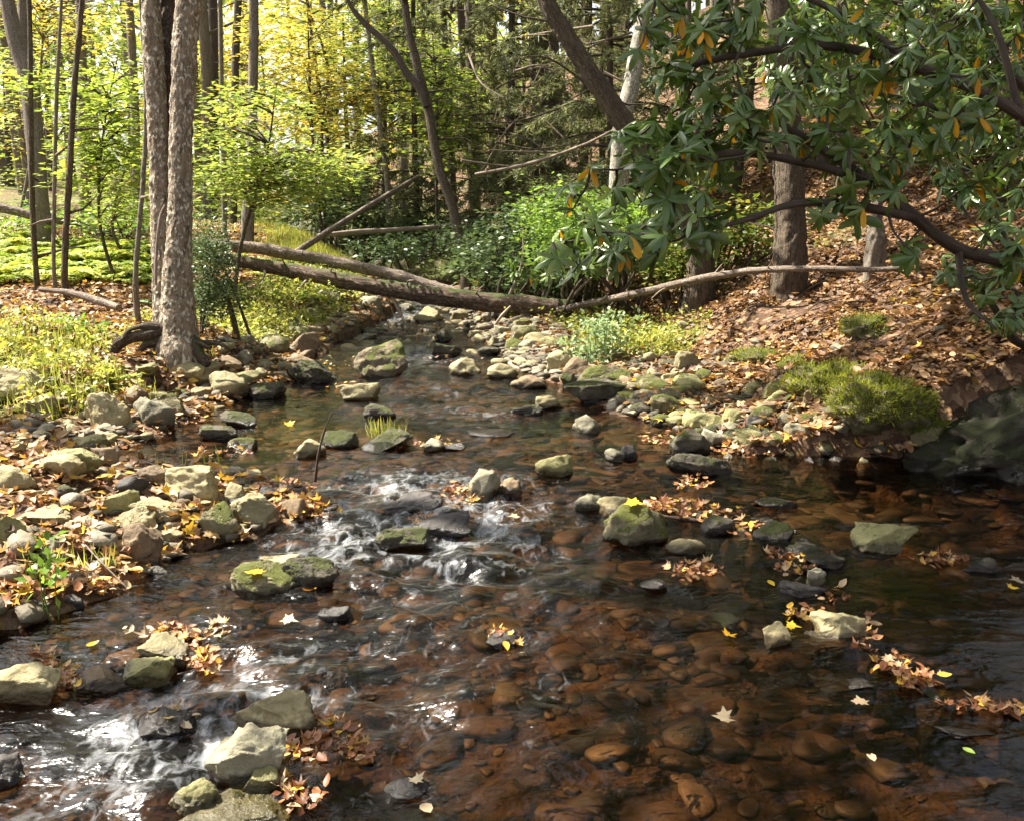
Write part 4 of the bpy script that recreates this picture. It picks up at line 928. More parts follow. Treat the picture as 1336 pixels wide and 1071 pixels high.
# hemlocks: drooping needle branches round a dark stem
def hemlock(label, base_px, t, wpx, tiers, seed, lo=.3, hi=8.0, reach=2.4, dens=1.0, mat='hemlock', group=None, fine=1.0):
    r = R(seed); foot = at(base_px[0], base_px[1], t); foot[2] = gz(foot[0], foot[1]) - .1
    root = thing('hemlock_tree', label, 'tree', foot, group); top = foot + np.array([r.normal(0, .3), 0, hi*1.25])
    mb = MB(); tube(mb, [foot, (foot+top)/2 + r.normal(0, .08, 3), top], np.array([1, .75, .3])*wpx*t/F/2, 9, .1, seed, sub=6)
    nd = MB(); A = []; Dv = []
    for k in range(tiers):
        z = lo + (hi-lo)*r.random(); ang = r.uniform(0, 6.28); L = reach*(1-.5*z/hi/1.25)*r.uniform(.6, 1.1); f = z/(hi*1.25)
        a = foot + (top-foot)*f; a[2] = foot[2]+z; h = np.array([math.cos(ang), math.sin(ang), 0])
        s = np.linspace(0, 1, 7); pts = a + h*L*s[:, None] + np.array([0, 0, 1])*(.12*L*s - .42*L*s*s)[:, None]
        tube(mb, pts, np.linspace(.022, .003, 7), 4, 0, k, closed=False)
        side = np.array([-h[1], h[0], 0]); m = int(26*dens*L)
        q = r.uniform(.15, 1.0, m); p0 = a + h*L*q[:, None] + np.array([0, 0, 1])*(.12*L*q - .42*L*q*q)[:, None]
        sg = np.where(r.random(m) < .5, -1, 1); tl = r.uniform(.25, .6, m)*L*.42*(1.15-q)
        dv = norm(side*sg[:, None]*r.uniform(.6, 1, m)[:, None] + h*r.uniform(.2, .8, m)[:, None] + np.array([0, 0, -1])*r.uniform(.1, .5, m)[:, None])
        w = 9; u = r.random((m, w)); pp = (p0[:, None] + dv[:, None]*(tl[:, None]*u)[..., None] - np.array([0, 0, 1])*(.25*tl[:, None]*u*u)[..., None]).reshape(-1, 3)
        A.append(pp); Dv.append((dv[:, None] + r.normal(0, .45, (m, w, 3))).reshape(-1, 3))
    A = np.concatenate(A); Dv = np.concatenate(Dv); n = len(A); up = norm(np.array([0, 0, 1.0]) + r.normal(0, .5, (n, 3)))
    nd.inst(*NEEDLE, frames(Dv, up, r.uniform(.08, .17, n)*fine), A, np.clip(r.normal(.45, .25, n), 0, 1))
    mb.obj('trunk', MAT['dark_bark'], root, foot); nd.obj('needles', MAT[mat], root, foot); return root
hemlock('grey-green hemlock with drooping sprays right of the leaning dark tree', (660, 300), 19, 12, 85, 1, .5, 7, 2.5, 1.2)
hemlock('hemlock whose needle sprays hang behind the leaning thin pole', (545, 310), 20, 9, 60, 2, .5, 6.5, 2.4, 1.1)
hemlock('tall hemlock in shade behind the slim brown trunks', (760, 250), 22, 14, 75, 3, .6, 9, 3.2, 1.0)
hemlock('hemlock filling the gap between pale tree and broad brown trunk', (800, 260), 15.5, 10, 65, 4, 1.0, 6.5, 2.4, 1.1)
hemlock('low hemlock with sprays over the dark hollow beyond the logs', (470, 300), 23, 8, 55, 5, .4, 4.5, 2.2, 1.1)
hemlock('shaded hemlock behind the rhododendron on the slope', (960, 220), 15, 12, 60, 6, .8, 7, 2.6, 1.0)
hemlock('dark hemlock on the slope behind the dark stout trunk', (1200, 100), 17, 12, 60, 7, .8, 8, 2.8, 1.0)
hemlock('hemlock behind the soft green tree far upstream', (620, 260), 28, 12, 60, 8, 1.0, 10, 3.2, .9)
0 and hemlock('little dark hemlock bush at the right foot of the big tree', (278, 395), 8.9, 5, 60, 9, .05, 1.0, .62, 5.0, fine=.5)

# ------------------------------------------------------------------ distant wood: one mass
r = R(60); mb = MB(); n = 34000
ang = r.uniform(-.62, .62, n); d = r.uniform(52, 92, n); x = np.sin(ang)*d*1.05; y = np.cos(ang)*d
cl = fbm(xy3(x*.25, y*.25), 2, 8); z0 = ground(x, y, False)
cut = np.interp(ang, [-.62, -.45, -.30, -.1, .1, .62], [9, 10, 13, 18, 22, 24])
z = z0 + r.random(n)**.8*cut
keep = (fbm(np.stack([x*.3, y*.3, z*.35], -1), 3, 77) > -.22); x, y, z, ang = x[keep], y[keep], z[keep], ang[keep]; n = len(x)
P = np.stack([x, y, z], -1)
tone = np.clip(.45 + .5*fbm(np.stack([x*.2, y*.2, z*.2], -1), 2, 33) + r.normal(0, .15, n), 0, 1)
left = ang < .02
for sel, m in ((left & (tone > .62), 'gold_leaf'), (left & (tone <= .62), 'lime_leaf'), (~left, 'canopy')):
    b = MB(); k = sel.sum(); b.inst(*LEAF2, frames(hdir(r, k, .5), norm(np.array([0, 0, 1.0])+r.normal(0, .7, (k, 3))), r.uniform(.4, .95, k)), P[sel], tone[sel])
    tag(b.obj('distant_woods', MAT[m]), 'hazy leaves of the far wood seen as one mass', None, kind='stuff')
b = MB()
for k in range(110):
    a = r.uniform(-.6, .6); dd = r.uniform(50, 85); px = math.sin(a)*dd; py = math.cos(a)*dd; g0 = gz(px, py); q = r.normal(0, .5)
    tube(b, [(px, py, g0-.3), (px+q*.5, py, g0+8), (px+q, py, g0+17)], [.22, .18, .1], 6, 0, k, closed=False)
tag(b.obj('distant_trunks', MAT['grey_bark']), 'bare stems of the far wood seen as one mass', None, kind='stuff')
# ------------------------------------------------------------------ rhododendron over the right bank
def rhodo(label, root_pos, limbs, clouds, nwhorl, seed, leafL=.125, yellow=.018, twig=.012):
    r = R(seed); base = np.array(root_pos, float); root = thing('rhododendron_bush', label, 'shrub', base)
    st = MB(); allp = []
    for k, (P, w) in enumerate(limbs):
        P = np.array([at(*p) if isinstance(p, tuple) else p for p in P]); pts, rd = tube(st, P, np.linspace(w, w*.35, len(P)), 9, .15, seed+k, sub=6); allp.append(pts)
    allp = np.concatenate(allp)
    W = []
    wts = np.array([c[6] if len(c) > 6 else c[2]*c[3] for c in clouds], float); wts /= wts.sum()
    for k in r.choice(len(clouds), nwhorl, p=wts):
        cx, cy, rx, ry, t, dt = clouds[k][:6]; a = r.uniform(0, 6.28); q = math.sqrt(r.random()); W.append(at(cx+math.cos(a)*q*rx, cy+math.sin(a)*q*ry, t+r.uniform(-dt, dt)))
    W = np.array(W); nodes = allp.copy(); L = MB(); Y = MB()
    order = np.argsort(np.min(np.linalg.norm(W[:, None]-allp[None, ::4], axis=2), axis=1))
    shapes = [rhodo_leaf(d, w) for d in (.1, .35, .7) for w in (.12, .155)]
    for p in W[order]:
        dd = np.linalg.norm(nodes-p, axis=1); a = nodes[np.argmin(dd)]; ln = dd.min()
        m1 = a*.65+p*.35 + r.normal(0, .04, 3)*ln + np.array([0, 0, -.08*ln]); m2 = a*.3+p*.7 + np.array([0, 0, -.05*ln])
        pts, _ = tube(st, [a, m1, m2, p], [min(twig, .006+ln*.012), .006, .0045, .0035], 5, 0, 1, closed=False, sub=3); nodes = np.vstack([nodes, pts[3:]])
        ax = norm(norm(p-m2)*.8 + np.array([0, 0, .55]) + r.normal(0, .22, 3)); s1 = norm(np.cross(ax, [.3, .9, .1])); s2 = np.cross(ax, s1)
        n = int(r.integers(7, 12)); off = r.uniform(0, 6.28); dr = r.uniform(-.6, .4)
        th = off + np.arange(n)*2.4 + r.normal(0, .2, n); el = dr + r.normal(0, .22, n)
        d = (s1*np.cos(th)[:, None] + s2*np.sin(th)[:, None])*np.cos(el)[:, None] + ax*np.sin(el)[:, None] + np.array([0, 0, -.14])
        M = frames(d, np.repeat(ax[None], n, 0) + r.normal(0, .15, (n, 3)), leafL*r.uniform(.72, 1.15)*r.uniform(.75, 1.15, n))
        k = r.integers(0, len(shapes), n); tn = np.clip(r.normal(.45, .2)+r.normal(0, .15, n), 0, 1)
        for q in range(len(shapes)):
            s = k == q; L.inst(*shapes[q], M[s], np.repeat(p[None], s.sum(), 0), tn[s])
        # a few pale bud tips and turned leaves hanging down
        if r.random() < yellow*9:
            m = int(r.integers(1, 3)); dn = norm(np.array([0, 0, -1.0]) + r.normal(0, .35, (m, 3)))
            Y.inst(*shapes[1], frames(dn, np.tile([0, -1.0, .2], (m, 1)) + r.normal(0, .3, (m, 3)), leafL*r.uniform(.8, 1.05, m)), np.repeat(p[None], m, 0), r.random(m))
    st.obj('shrub_stems', MAT['dark_bark'], root, base, True); L.obj('foliage', MAT['rhodo'], root, base)
    if Y.n: Y.obj('yellowed_leaves', MAT['rhodo_yellow'], root, base)
    return root
g1 = gz(3.6, 5.6)
rhodo('great rhododendron with yellowing leaves overhanging the stream from the right bank', (3.5, 5.6, gz(3.5, 5.6)),
      [([np.array([3.5, 5.6, gz(3.5, 5.6)-.1]), (1345, 370, 5.4), (1250, 325, 5.1), (1195, 285, 4.9), (1140, 240, 4.8), (1080, 200, 4.7), (1000, 150, 4.6)], .045),
       ([(1195, 285, 4.9), (1120, 270, 4.7), (1040, 266, 4.6), (980, 285, 4.5), (925, 300, 4.4)], .026),
       ([(1140, 240, 4.8), (1060, 215, 4.6), (960, 200, 4.5), (880, 215, 4.4), (810, 260, 4.4)], .024),
       ([np.array([3.6, 5.7, gz(3.6, 5.7)-.1]), (1400, 250, 5.3), (1330, 150, 5.1), (1200, 90, 4.9), (1080, 60, 4.8), (980, 70, 4.7), (900, 85, 4.6)], .04),
       ([(1200, 90, 4.9), (1100, 20, 4.8), (1000, -20, 4.7), (900, -30, 4.7)], .022),
       ([(1330, 150, 5.1), (1300, 40, 5.0), (1250, -40, 5.0)], .024),
       ([(1250, 325, 5.1), (1260, 390, 5.0), (1300, 430, 4.9)], .02)],
      [(860, 190, 65, 40, 4.4, .35, 1.5), (830, 260, 95, 55, 4.4, .4, 1.9), (790, 325, 75, 25, 4.5, .3, .8), (900, 255, 60, 70, 4.4, .4, 2.3), (915, 320, 28, 26, 4.3, .2, .6), (940, 170, 90, 45, 4.5, .4, 2.4), (905, 70, 75, 45, 4.7, .4, 1.8), (880, 20, 70, 30, 4.8, .4, 1.2),
       (1040, 150, 90, 45, 4.6, .4, 2.2), (1150, 200, 90, 50, 4.8, .5, 2.4), (1120, 270, 80, 32, 4.7, .3, 1.2), (1240, 120, 100, 60, 4.9, .5, 2.4), (1130, 60, 110, 50, 4.9, .5, 2.2), (1280, 210, 60, 50, 4.9, .5, 1.2), (1010, 30, 90, 35, 4.8, .5, 1.4), (1260, 30, 90, 40, 5.0, .5, 1.4), (1310, 330, 40, 35, 4.7, .3, .5), (1180, 330, 50, 20, 4.8, .2, .4)],
      320, 11, .102)
rhodo('second rhododendron in deep shade behind the first on the right slope', (5.3, 8.6, gz(5.3, 8.6)),
      [([np.array([5.3, 8.6, gz(5.3, 8.6)-.1]), (1290, 170, 8.0), (1180, 130, 7.8), (1080, 110, 7.6)], .05),
       ([np.array([5.3, 8.6, gz(5.3, 8.6)-.1]), (1340, 120, 8.0), (1260, 30, 7.8), (1150, 0, 7.6)], .045),
       ([np.array([5.2, 8.5, gz(5.2, 8.5)-.1]), (1400, 240, 7.2), (1310, 260, 7.0), (1230, 240, 7.0)], .04)],
      [(1180, 110, 120, 70, 7.8, .8, 2), (1180, 20, 160, 40, 7.8, .8, 1.7), (1280, 60, 80, 60, 7.8, .6, 1.6), (1280, 200, 90, 60, 7.3, .6, 1.5), (1060, 80, 70, 60, 7.8, .6, 1), (1320, 280, 50, 40, 6.8, .4, .5)],
      420, 12, .115, .02)
rhodo('dark rhododendron low at the right frame edge above the mossy boulder', (3.25, 6.1, gz(3.25, 6.1)),
      [([np.array([3.25, 6.1, gz(3.25, 6.1)-.1]), (1320, 440, 5.6), (1290, 390, 5.4), (1260, 350, 5.3)], .03), ([np.array([3.25, 6.1, gz(3.25, 6.1)-.1]), (1345, 430, 5.4), (1325, 380, 5.2)], .025)],
      [(1310, 380, 45, 50, 5.2, .3), (1270, 345, 45, 25, 5.3, .3), (1330, 400, 20, 25, 5.2, .2)], 34, 13, .085, .01)
rhodo('rhododendron thicket under the leaning brown trunk beyond the right bank', (1.9, 11.6, gz(1.9, 11.6)),
      [([np.array([1.9, 11.6, gz(1.9, 11.6)-.1]), (850, 330, 11.2), (800, 300, 11), (760, 290, 10.9)], .04), ([np.array([1.8, 11.7, gz(1.8, 11.7)-.1]), (870, 320, 11.4), (900, 260, 11.2), (860, 220, 11)], .04),
       ([np.array([1.5, 11.5, gz(1.5, 11.5)-.1]), (780, 360, 11), (720, 350, 10.9)], .035)],
      [(760, 330, 60, 35, 10.8, .5), (850, 300, 80, 50, 11, .7), (900, 240, 60, 50, 11.3, .6), (700, 345, 35, 25, 10.9, .4)], 170, 14, .12, .02)

def shrub(name, label, base_px, t, ell, dsp, n, nper, leaf, mat, seed, spread=.22, nst=14, tilt=.6, shape=LEAF2, bark='brown_bark'):
    r = R(seed); foot = hit(*base_px, water=False)[0] if t is None else at(*base_px, t); foot[2] = gz(foot[0], foot[1]); t = foot[1] if t is None else t
    root = thing(name, label, 'shrub', foot); P = pix_cloud(r, n, ell, t, dsp); P[:, 2] = np.maximum(P[:, 2], ground(P[:, 0], P[:, 1])+.06)
    mb = MB(); sprays(mb, r, P, leaf, nper, spread, shape, tilt, .08); mb.obj('foliage', MAT[mat], root, foot)
    mb = MB()
    for p in P[r.choice(n, min(nst, n), replace=False)]:
        f = foot + np.array([r.normal(0, .18), r.normal(0, .15), -.05]); tube(mb, [f, f*.5+p*.5+np.array([0, 0, .15]), p], [.016, .012, .004], 5, 0, 1, closed=False, sub=3)
    mb.obj('shrub_stems', MAT[bark], root, foot); return root
shrub('laurel_shrub', 'grey-green mountain laurel beside the foot of the leaning dark tree', (650, 380), 13.5, [(650, 320, 42, 46), (690, 300, 30, 40), (620, 330, 25, 25), (680, 350, 40, 24)], .8, 130, 26, .085, 'laurel', 21, .3, 30)
shrub('green_shrub', 'bright light-green bush behind the rhododendron tip', (760, 360), 12.2, [(760, 285, 60, 36), (720, 270, 40, 26), (790, 310, 50, 30), (740, 320, 50, 26), (830, 280, 40, 30)], .8, 170, 28, .075, 'shrub', 22, .28, 30)
shrub('laurel_shrub', 'dull green laurel thicket in the hollow beyond the fallen logs', (450, 330), 20, [(440, 270, 60, 40), (500, 290, 60, 30), (550, 300, 40, 24), (420, 240, 30, 30)], 1.3, 150, 26, .13, 'laurel', 23, .5, 26)
shrub('laurel_shrub', 'low green laurel by the mossy bank upstream of the logs', (520, 345), 16.5, [(500, 328, 40, 12), (545, 316, 45, 16), (590, 306, 30, 22)], .9, 56, 24, .10, 'laurel', 24, .35, 16)
shrub('laurel_shrub', 'shaded laurel thicket right of the fallen log end under dark stems', (700, 385), 12.6, [(700, 365, 40, 20), (740, 375, 40, 16)], .5, 40, 20, .085, 'laurel', 25, .22, 24)
shrub('green_shrub', 'leafy brush on the slope beneath the shaggy trunk', (960, 340), 11.5, [(940, 310, 40, 30), (980, 290, 40, 30)], .5, 50, 22, .09, 'canopy', 26, .3, 14)
shrub('laurel_shrub', 'dark laurel cover high on the right slope between the trunks', (1180, 60), 12.5, [(1150, 40, 120, 50), (1270, 40, 80, 60), (1060, 60, 60, 60)], 1.2, 190, 24, .11, 'canopy', 31, .4, 30)
shrub('laurel_shrub', 'dark laurel cover on the slope behind the slim grey stem', (1290, 170), 10.5, [(1280, 150, 70, 60), (1190, 170, 50, 30)], .8, 90, 22, .10, 'canopy', 32, .35, 20)
shrub('conifer_shrub', 'dark green feathery bush close at the right foot of the big tree', (278, 402), 8.8, [(276, 350, 22, 42), (284, 384, 28, 20), (270, 312, 14, 26), (270, 400, 24, 12)], .2, 210, 26, .032, 'laurel', 33, .13, 5)
shrub('laurel_shrub', 'dark leafy clump hiding the foot of the leaning brown trunk', (905, 362), 11.0, [(905, 335, 34, 24), (880, 345, 26, 16)], .3, 50, 22, .075, 'canopy', 34, .2, 16)
shrub('green_shrub', 'low brush behind the ferns of the left wood', (150, 310), 17, [(110, 295, 110, 22), (40, 285, 50, 20), (180, 280, 50, 25)], 2, 110, 24, .10, 'shrub', 27, .4, 20)
shrub('green_shrub', 'sunlit brush at the far end of the left wood', (280, 310), 24, [(270, 270, 60, 40), (350, 280, 60, 30)], 2, 90, 24, .14, 'lime_leaf', 28, .5, 14)
# dead tangle under the thicket
r = R(91); 
for k in range(26):
    x0 = r.uniform(640, 860); y0 = r.uniform(345, 395); t = r.uniform(10.8, 12.5); L = r.uniform(30, 110); a = r.uniform(-2.6, -.4)
    p0 = at(x0, y0, t); p0[2] = gz(p0[0], p0[1])-.03; p2 = at(x0+math.cos(a)*L, y0+math.sin(a)*L*.8, t+r.uniform(-.6, .6)); m = (p0+p2)/2 + np.array([r.normal(0, .1), 0, r.uniform(.0, .25)])
    mb = MB(); tube(mb, [p0, m, p2], [.022, .016, .005], 6, .1, k, sub=5); o = mb.obj('dead_branch', MAT['stick_dark' if k % 3 else 'stick'], origin=p0)
    tag(o, 'bare dead branch in the dark tangle right of the log end' , 'branch', 'dead branches under the thicket')
for k in range(26):
    x0 = r.uniform(600, 850); y0 = r.uniform(30, 260); t = r.uniform(13, 17); L = r.uniform(40, 130); a = r.normal(0, .45) + (PI if r.random() < .5 else 0)
    p0 = at(x0, y0, t); p2 = at(x0+math.cos(a)*L, y0+math.sin(a)*L, t+r.uniform(-1, 1)); m = (p0+p2)/2 + np.array([r.normal(0, .05), 0, r.uniform(-.1, .2)])
    mb = MB(); tube(mb, [p0, m, p2], [.020, .013, .004], 5, 0, k, sub=4)
    for q in range(4):
        b = m + (p2-m)*r.random(); tube(mb, [b, b + np.array([r.normal(0, .25), r.normal(0, .25), r.normal(0, .2)])], [.007, .002], 4, 0, q)
    o = mb.obj('dead_branch', MAT['stick' if k % 2 else 'brown_bark'], origin=p0)
    tag(o, 'dead twiggy branch hung up among the hemlock trunks', 'branch', 'dead branches hung among the hemlocks')

# ------------------------------------------------------------------ fallen logs and sticks
def log(name, label, pts, mat, n=14, seed=0, cat='log', stubs=(), wob=.12, rest=False):
    P = [at(px, py, t) for px, py, t, w in pts]; rd = [w*t/F/2 for px, py, t, w in pts]
    o0 = P[0].copy(); mb = MB(); pp, rr = tube(mb, P, rd, n*2 if name == 'fallen_log' else n, wob, seed, sub=24 if name == 'fallen_log' else 8, fine=.007 if name == 'fallen_log' else .002)
    if not stubs:
        o = mb.obj(name, MAT[mat], origin=o0); tag(o, label, cat); return o
    root = thing(name, label, cat, o0); mb.obj('trunk', MAT[mat], root, o0)
    for k, (px, py, ex, ey, w) in enumerate(stubs):
        t = np.interp(px, sorted([q[0] for q in pts]), [q[2] for q in sorted(pts)]); a = at(px, py, t); e = at(ex, ey, t-.25); b = MB()
        tube(b, [a, (a+e)/2+R(k).normal(0, .03, 3), e], [w*t/F/2, w*t/F/2*.7, w*t/F/2*.3], 6, .1, k, sub=4); b.obj('branch_stub', MAT['stick'], root, o0)
    return root
log('fallen_log', 'long brown fallen trunk spanning the stream nearer the viewer', [(215, 326, 12.8, 13), (285, 336, 12.6, 15), (380, 354, 12.4, 18), (480, 373, 12.1, 21), (560, 386, 11.8, 23), (640, 395, 11.6, 24), (700, 400, 11.5, 24), (748, 404, 11.4, 23)], 'log', 18, 1,
    stubs=[(405, 362, 382, 388, 5), (415, 366, 402, 400, 4), (510, 384, 536, 436, 6), (345, 350, 336, 372, 4), (530, 380, 540, 366, 3), (620, 385, 632, 372, 3), (640, 405, 622, 428, 4), (372, 346, 366, 334, 3), (440, 356, 436, 345, 3)])
log('fallen_log', 'greyish fallen trunk lying behind the long brown one', [(210, 311, 13.6, 12), (280, 319, 13.4, 13), (350, 327, 13.4, 15), (430, 341, 13.3, 15), (520, 361, 13.1, 14), (600, 384, 12.8, 13), (690, 402, 12.5, 13)], 'grey_log', 14, 2,
    stubs=[(470, 355, 476, 342, 3), (390, 336, 396, 326, 3), (330, 326, 326, 317, 3)])
log('fallen_branch', 'thin bare pole arching from the log end to the right slope', [(728, 405, 11.3, 8), (790, 392, 10.8, 9), (850, 379, 10.3, 10), (920, 363, 9.8, 10), (990, 353, 9.4, 9), (1070, 351, 9.0, 8), (1150, 352, 8.7, 7), (1240, 344, 8.4, 5)], 'grey_log', 9, 3, 'branch',
    stubs=[(870, 376, 850, 390, 3), (930, 361, 945, 342, 3), (1000, 352, 1010, 330, 2), (780, 394, 786, 380, 3)])
log('leaning_pole', 'thin dead pole slanting up to the leaning dark tree beyond the logs', [(383, 332, 15, 9), (440, 295, 15.6, 8), (500, 258, 16.4, 7), (552, 227, 17.0, 5)], 'grey_log', 8, 4, 'pole')
log('fallen_branch', 'horizontal dead limb beneath the thin slanting pole', [(415, 308, 15.8, 6), (470, 303, 16.2, 7), (540, 299, 16.6, 6), (610, 293, 17, 5)], 'stick', 8, 5, 'branch')
log('fallen_branch', 'pale dead limb slanting across the hemlock sprays', [(620, 228, 15, 4), (690, 214, 14.6, 5), (760, 190, 14, 4), (800, 170, 13.6, 3)], 'stick', 7, 6, 'branch')
log('fallen_log', 'dark old log lying in the ferns at the left frame edge', [(-20, 266, 15, 11), (30, 279, 15, 11), (70, 287, 15, 9), (100, 292, 15.2, 5)], 'grey_log', 10, 7)
log('driftwood', 'pale driftwood branch lying across the current behind the olive boulder', [(672, 604, 6.1, 5), (710, 610, 6.05, 8), (760, 614, 6.0, 10), (800, 620, 5.95, 8), (818, 622, 5.9, 4)], 'stick', 9, 8, 'branch')
log('broken_log', 'short pinkish broken log piece stranded on the gravel bar', [(665, 474, 9.2, 6), (680, 486, 9.0, 9), (700, 494, 8.9, 8)], 'stick', 10, 9, 'log')
log('stick', 'pale forked stick on the leaves of the left bar', [(90, 659, 5.55, 4), (130, 638, 5.65, 5), (165, 625, 5.7, 4), (196, 617, 5.75, 2)], 'stick', 7, 10, 'stick')
log('stick', 'mossy grey fallen limb on the leaf litter left of the big tree', [(52, 378, 9.6, 6), (90, 382, 9.5, 9), (125, 392, 9.3, 10), (155, 402, 9.1, 9)], 'grey_log', 9, 11, 'stick')
log('stick', 'thin upright dark stick planted in the pool outlet', [(411, 628, 5.45, 4), (416, 590, 5.42, 3), (424, 560, 5.4, 2.5), (433, 538, 5.38, 1.5)], 'stick_dark', 6, 12, 'stick')
log('stick', 'thin reddish twig trailing in the current in midstream', [(586, 822, 4.05, 2), (560, 806, 4.1, 2.5), (538, 797, 4.12, 3), (512, 788, 4.15, 3), (510, 776, 4.15, 2)], 'stick', 5, 13, 'twig')
log('stick', 'pale stick propped at the foot of the moss bank', [(1070, 566, 6.8, 3), (1085, 558, 6.85, 4), (1100, 548, 6.9, 3)], 'stick', 6, 14, 'stick')
log('stick', 'forked white stick poking out of the moss mound', [(1106, 540, 6.9, 4), (1122, 537, 6.85, 4), (1132, 530, 6.85, 3)], 'stick', 6, 15, 'stick')
log('stick', 'bare branch lying up the right leaf slope above the moss', [(1120, 455, 7.8, 6), (1150, 415, 8.2, 6), (1185, 378, 8.5, 5), (1205, 360, 8.7, 4)], 'stick_dark', 7, 16, 'branch')
log('stick', 'grey stick sloping out from under the log to the upper bar', [(620, 430, 11.0, 6), (650, 424, 11.2, 8), (690, 412, 11.5, 8)], 'grey_log', 7, 17, 'branch')
log('stick', 'thin white stick rising from the upper bar to the log', [(645, 425, 10.9, 4), (655, 412, 11, 4), (666, 400, 11.1, 3)], 'stick', 6, 18, 'stick')
log('stick', 'brown sticks edge of the leaf drift behind the big round mossy boulder', [(855, 672, 5.1, 5), (900, 678, 5.05, 6), (960, 684, 5.0, 4)], 'stick_dark', 7, 19, 'stick')
r = R(17)
for k in range(24):
    px = r.uniform(930, 1330); py = r.uniform(330, 480); p, t = hit(px, py, False); a = r.uniform(0, 6.28); L = r.uniform(.15, .5); q = p + np.array([math.cos(a)*L, math.sin(a)*L, 0]); q[2] = gz(q[0], q[1])+.02; p[2] += .02
    mb = MB(); tube(mb, [p, (p+q)/2+np.array([r.normal(0, .02), 0, .03]), q], [.008, .007, .003], 5, 0, k, sub=3)
    tag(mb.obj('twig', MAT['stick_dark' if k % 2 else 'stick'], origin=p), 'short dead twig lying on the leafy right slope', 'twig', 'twigs on the right slope')
for k in range(18):
    px = r.uniform(0, 420); py = r.uniform(600, 760); p, t = hit(px, py, False)
    if XL(p[1])-.05 < p[0]: continue
    a = r.uniform(0, 6.28); L = r.uniform(.1, .3); q = p + np.array([math.cos(a)*L, math.sin(a)*L, 0]); q[2] = gz(q[0], q[1])+.03; p[2] += .03
    mb = MB(); tube(mb, [p, (p+q)/2+np.array([r.normal(0, .02), 0, .02]), q], [.004, .0035, .002], 5, 0, k, sub=3)
    tag(mb.obj('twig', MAT['stick'], origin=p), 'little twig among the stones of the left bar', 'twig', 'twigs on the left bar')

# ------------------------------------------------------------------ leaf litter, grass, ferns, moss
def lay(r, x, y, leaf, mb, mb_shape, tone, lift=.012, tilt=.45, zoff=0):
    n = len(x); e = .04; z = ground(x, y); nx = -(ground(x+e, y)-z)/e; ny = -(ground(x, y+e)-z)/e
    up = norm(np.stack([nx, ny, np.ones(n)], -1) + r.normal(0, tilt, (n, 3))); d = hdir(r, n, .25)
    P = np.stack([x, y, z + lift + np.abs(r.normal(0, .012, n)) + zoff], -1)
    shp = mb_shape; k = r.integers(0, len(shp), n)
    for q in range(len(shp)):
        s = k == q; mb.inst(*shp[q], frames(d[s], up[s], leaf[s]), P[s], tone[s])
r = R(71)
mb = MB()     # right slope and far floor
n = 125000; y = 5.2 + 15*r.random(n)**1.3; x = XR(y) + .15 + np.abs(r.normal(0, 1, n))*(2.2+.22*y)
d = x-XR(y); gm = green_mask(x, y); keep = (r.random(n) < sst(.05, .8, d)*sst(-.75, -.1, fbm(xy3(x*1.1, y*1.1), 3, 51))*.95+.04) & (r.random(n) > gm*.75) & (x < y*.62+.5)
x, y = x[keep], y[keep]; n = len(x)
lay(r, x, y, (.024+.052*r.random(n)**1.7)*(1+.025*y), mb, OVALS+[LEAF2], np.clip(r.random(n)**1.35*(.8+.35*fbm(xy3(x*1.5, y*1.5), 2, 15)), 0, 1))
tag(mb.obj('fallen_leaves', MAT['litter']), 'brown leaf litter covering the right slope', None, kind='stuff')
mb = MB()
n = 52000; y = 4.0 + 18*r.random(n)**1.25; x = XL(y) - .02 - np.abs(r.normal(0, 1, n))*(1.6+.22*y)
d = XL(y)-x; gm = green_mask(x, y); keep = (r.random(n) > gm*.82) & (x > -y*.62-.5) & (r.random(n) < np.where(y < 6.4, .22, .8))
x, y = x[keep], y[keep]; n = len(x)
lay(r, x, y, r.uniform(.04, .08, n)*(1+.02*y), mb, OVALS+[LEAF2], np.clip(r.random(n)**.85, 0, 1))
tag(mb.obj('fallen_leaves', MAT['litter']), 'dry leaf litter over the left bank and wood floor', None, kind='stuff')
mb = MB()     # larger colourful leaves lying over the left bar
n = 620; px = r.uniform(0, 440, n); py = r.uniform(585, 800, n); xs, ys = [], []
for a, b in zip(px, py):
    p, t = hit(a, b, False)
    if p[0] < XL(p[1])+.02: xs.append(p[0]); ys.append(p[1])
x, y = np.array(xs), np.array(ys); n = len(x)
lay(r, x, y, r.uniform(.035, .078, n), mb, STARS+OVALS, r.random(n), .02, .5)
tag(mb.obj('fallen_leaves', MAT['bright_litter']), 'colourful maple leaves strewn between the stones of the left bar', None, kind='stuff')
mb = MB()
for a, b in zip(r.uniform(730, 1200, 500), r.uniform(455, 600, 500)):
    p, t = hit(a, b, False)
    if p[0] > XR(p[1])-.05: lay(r, p[:1], p[1:2], r.uniform(.04, .075, 1), mb, STARS+OVALS, r.random(1), .03, .6)
tag(mb.obj('fallen_leaves', MAT['bright_litter']), 'colourful leaves caught between the cobbles of the right bar', None, kind='stuff')

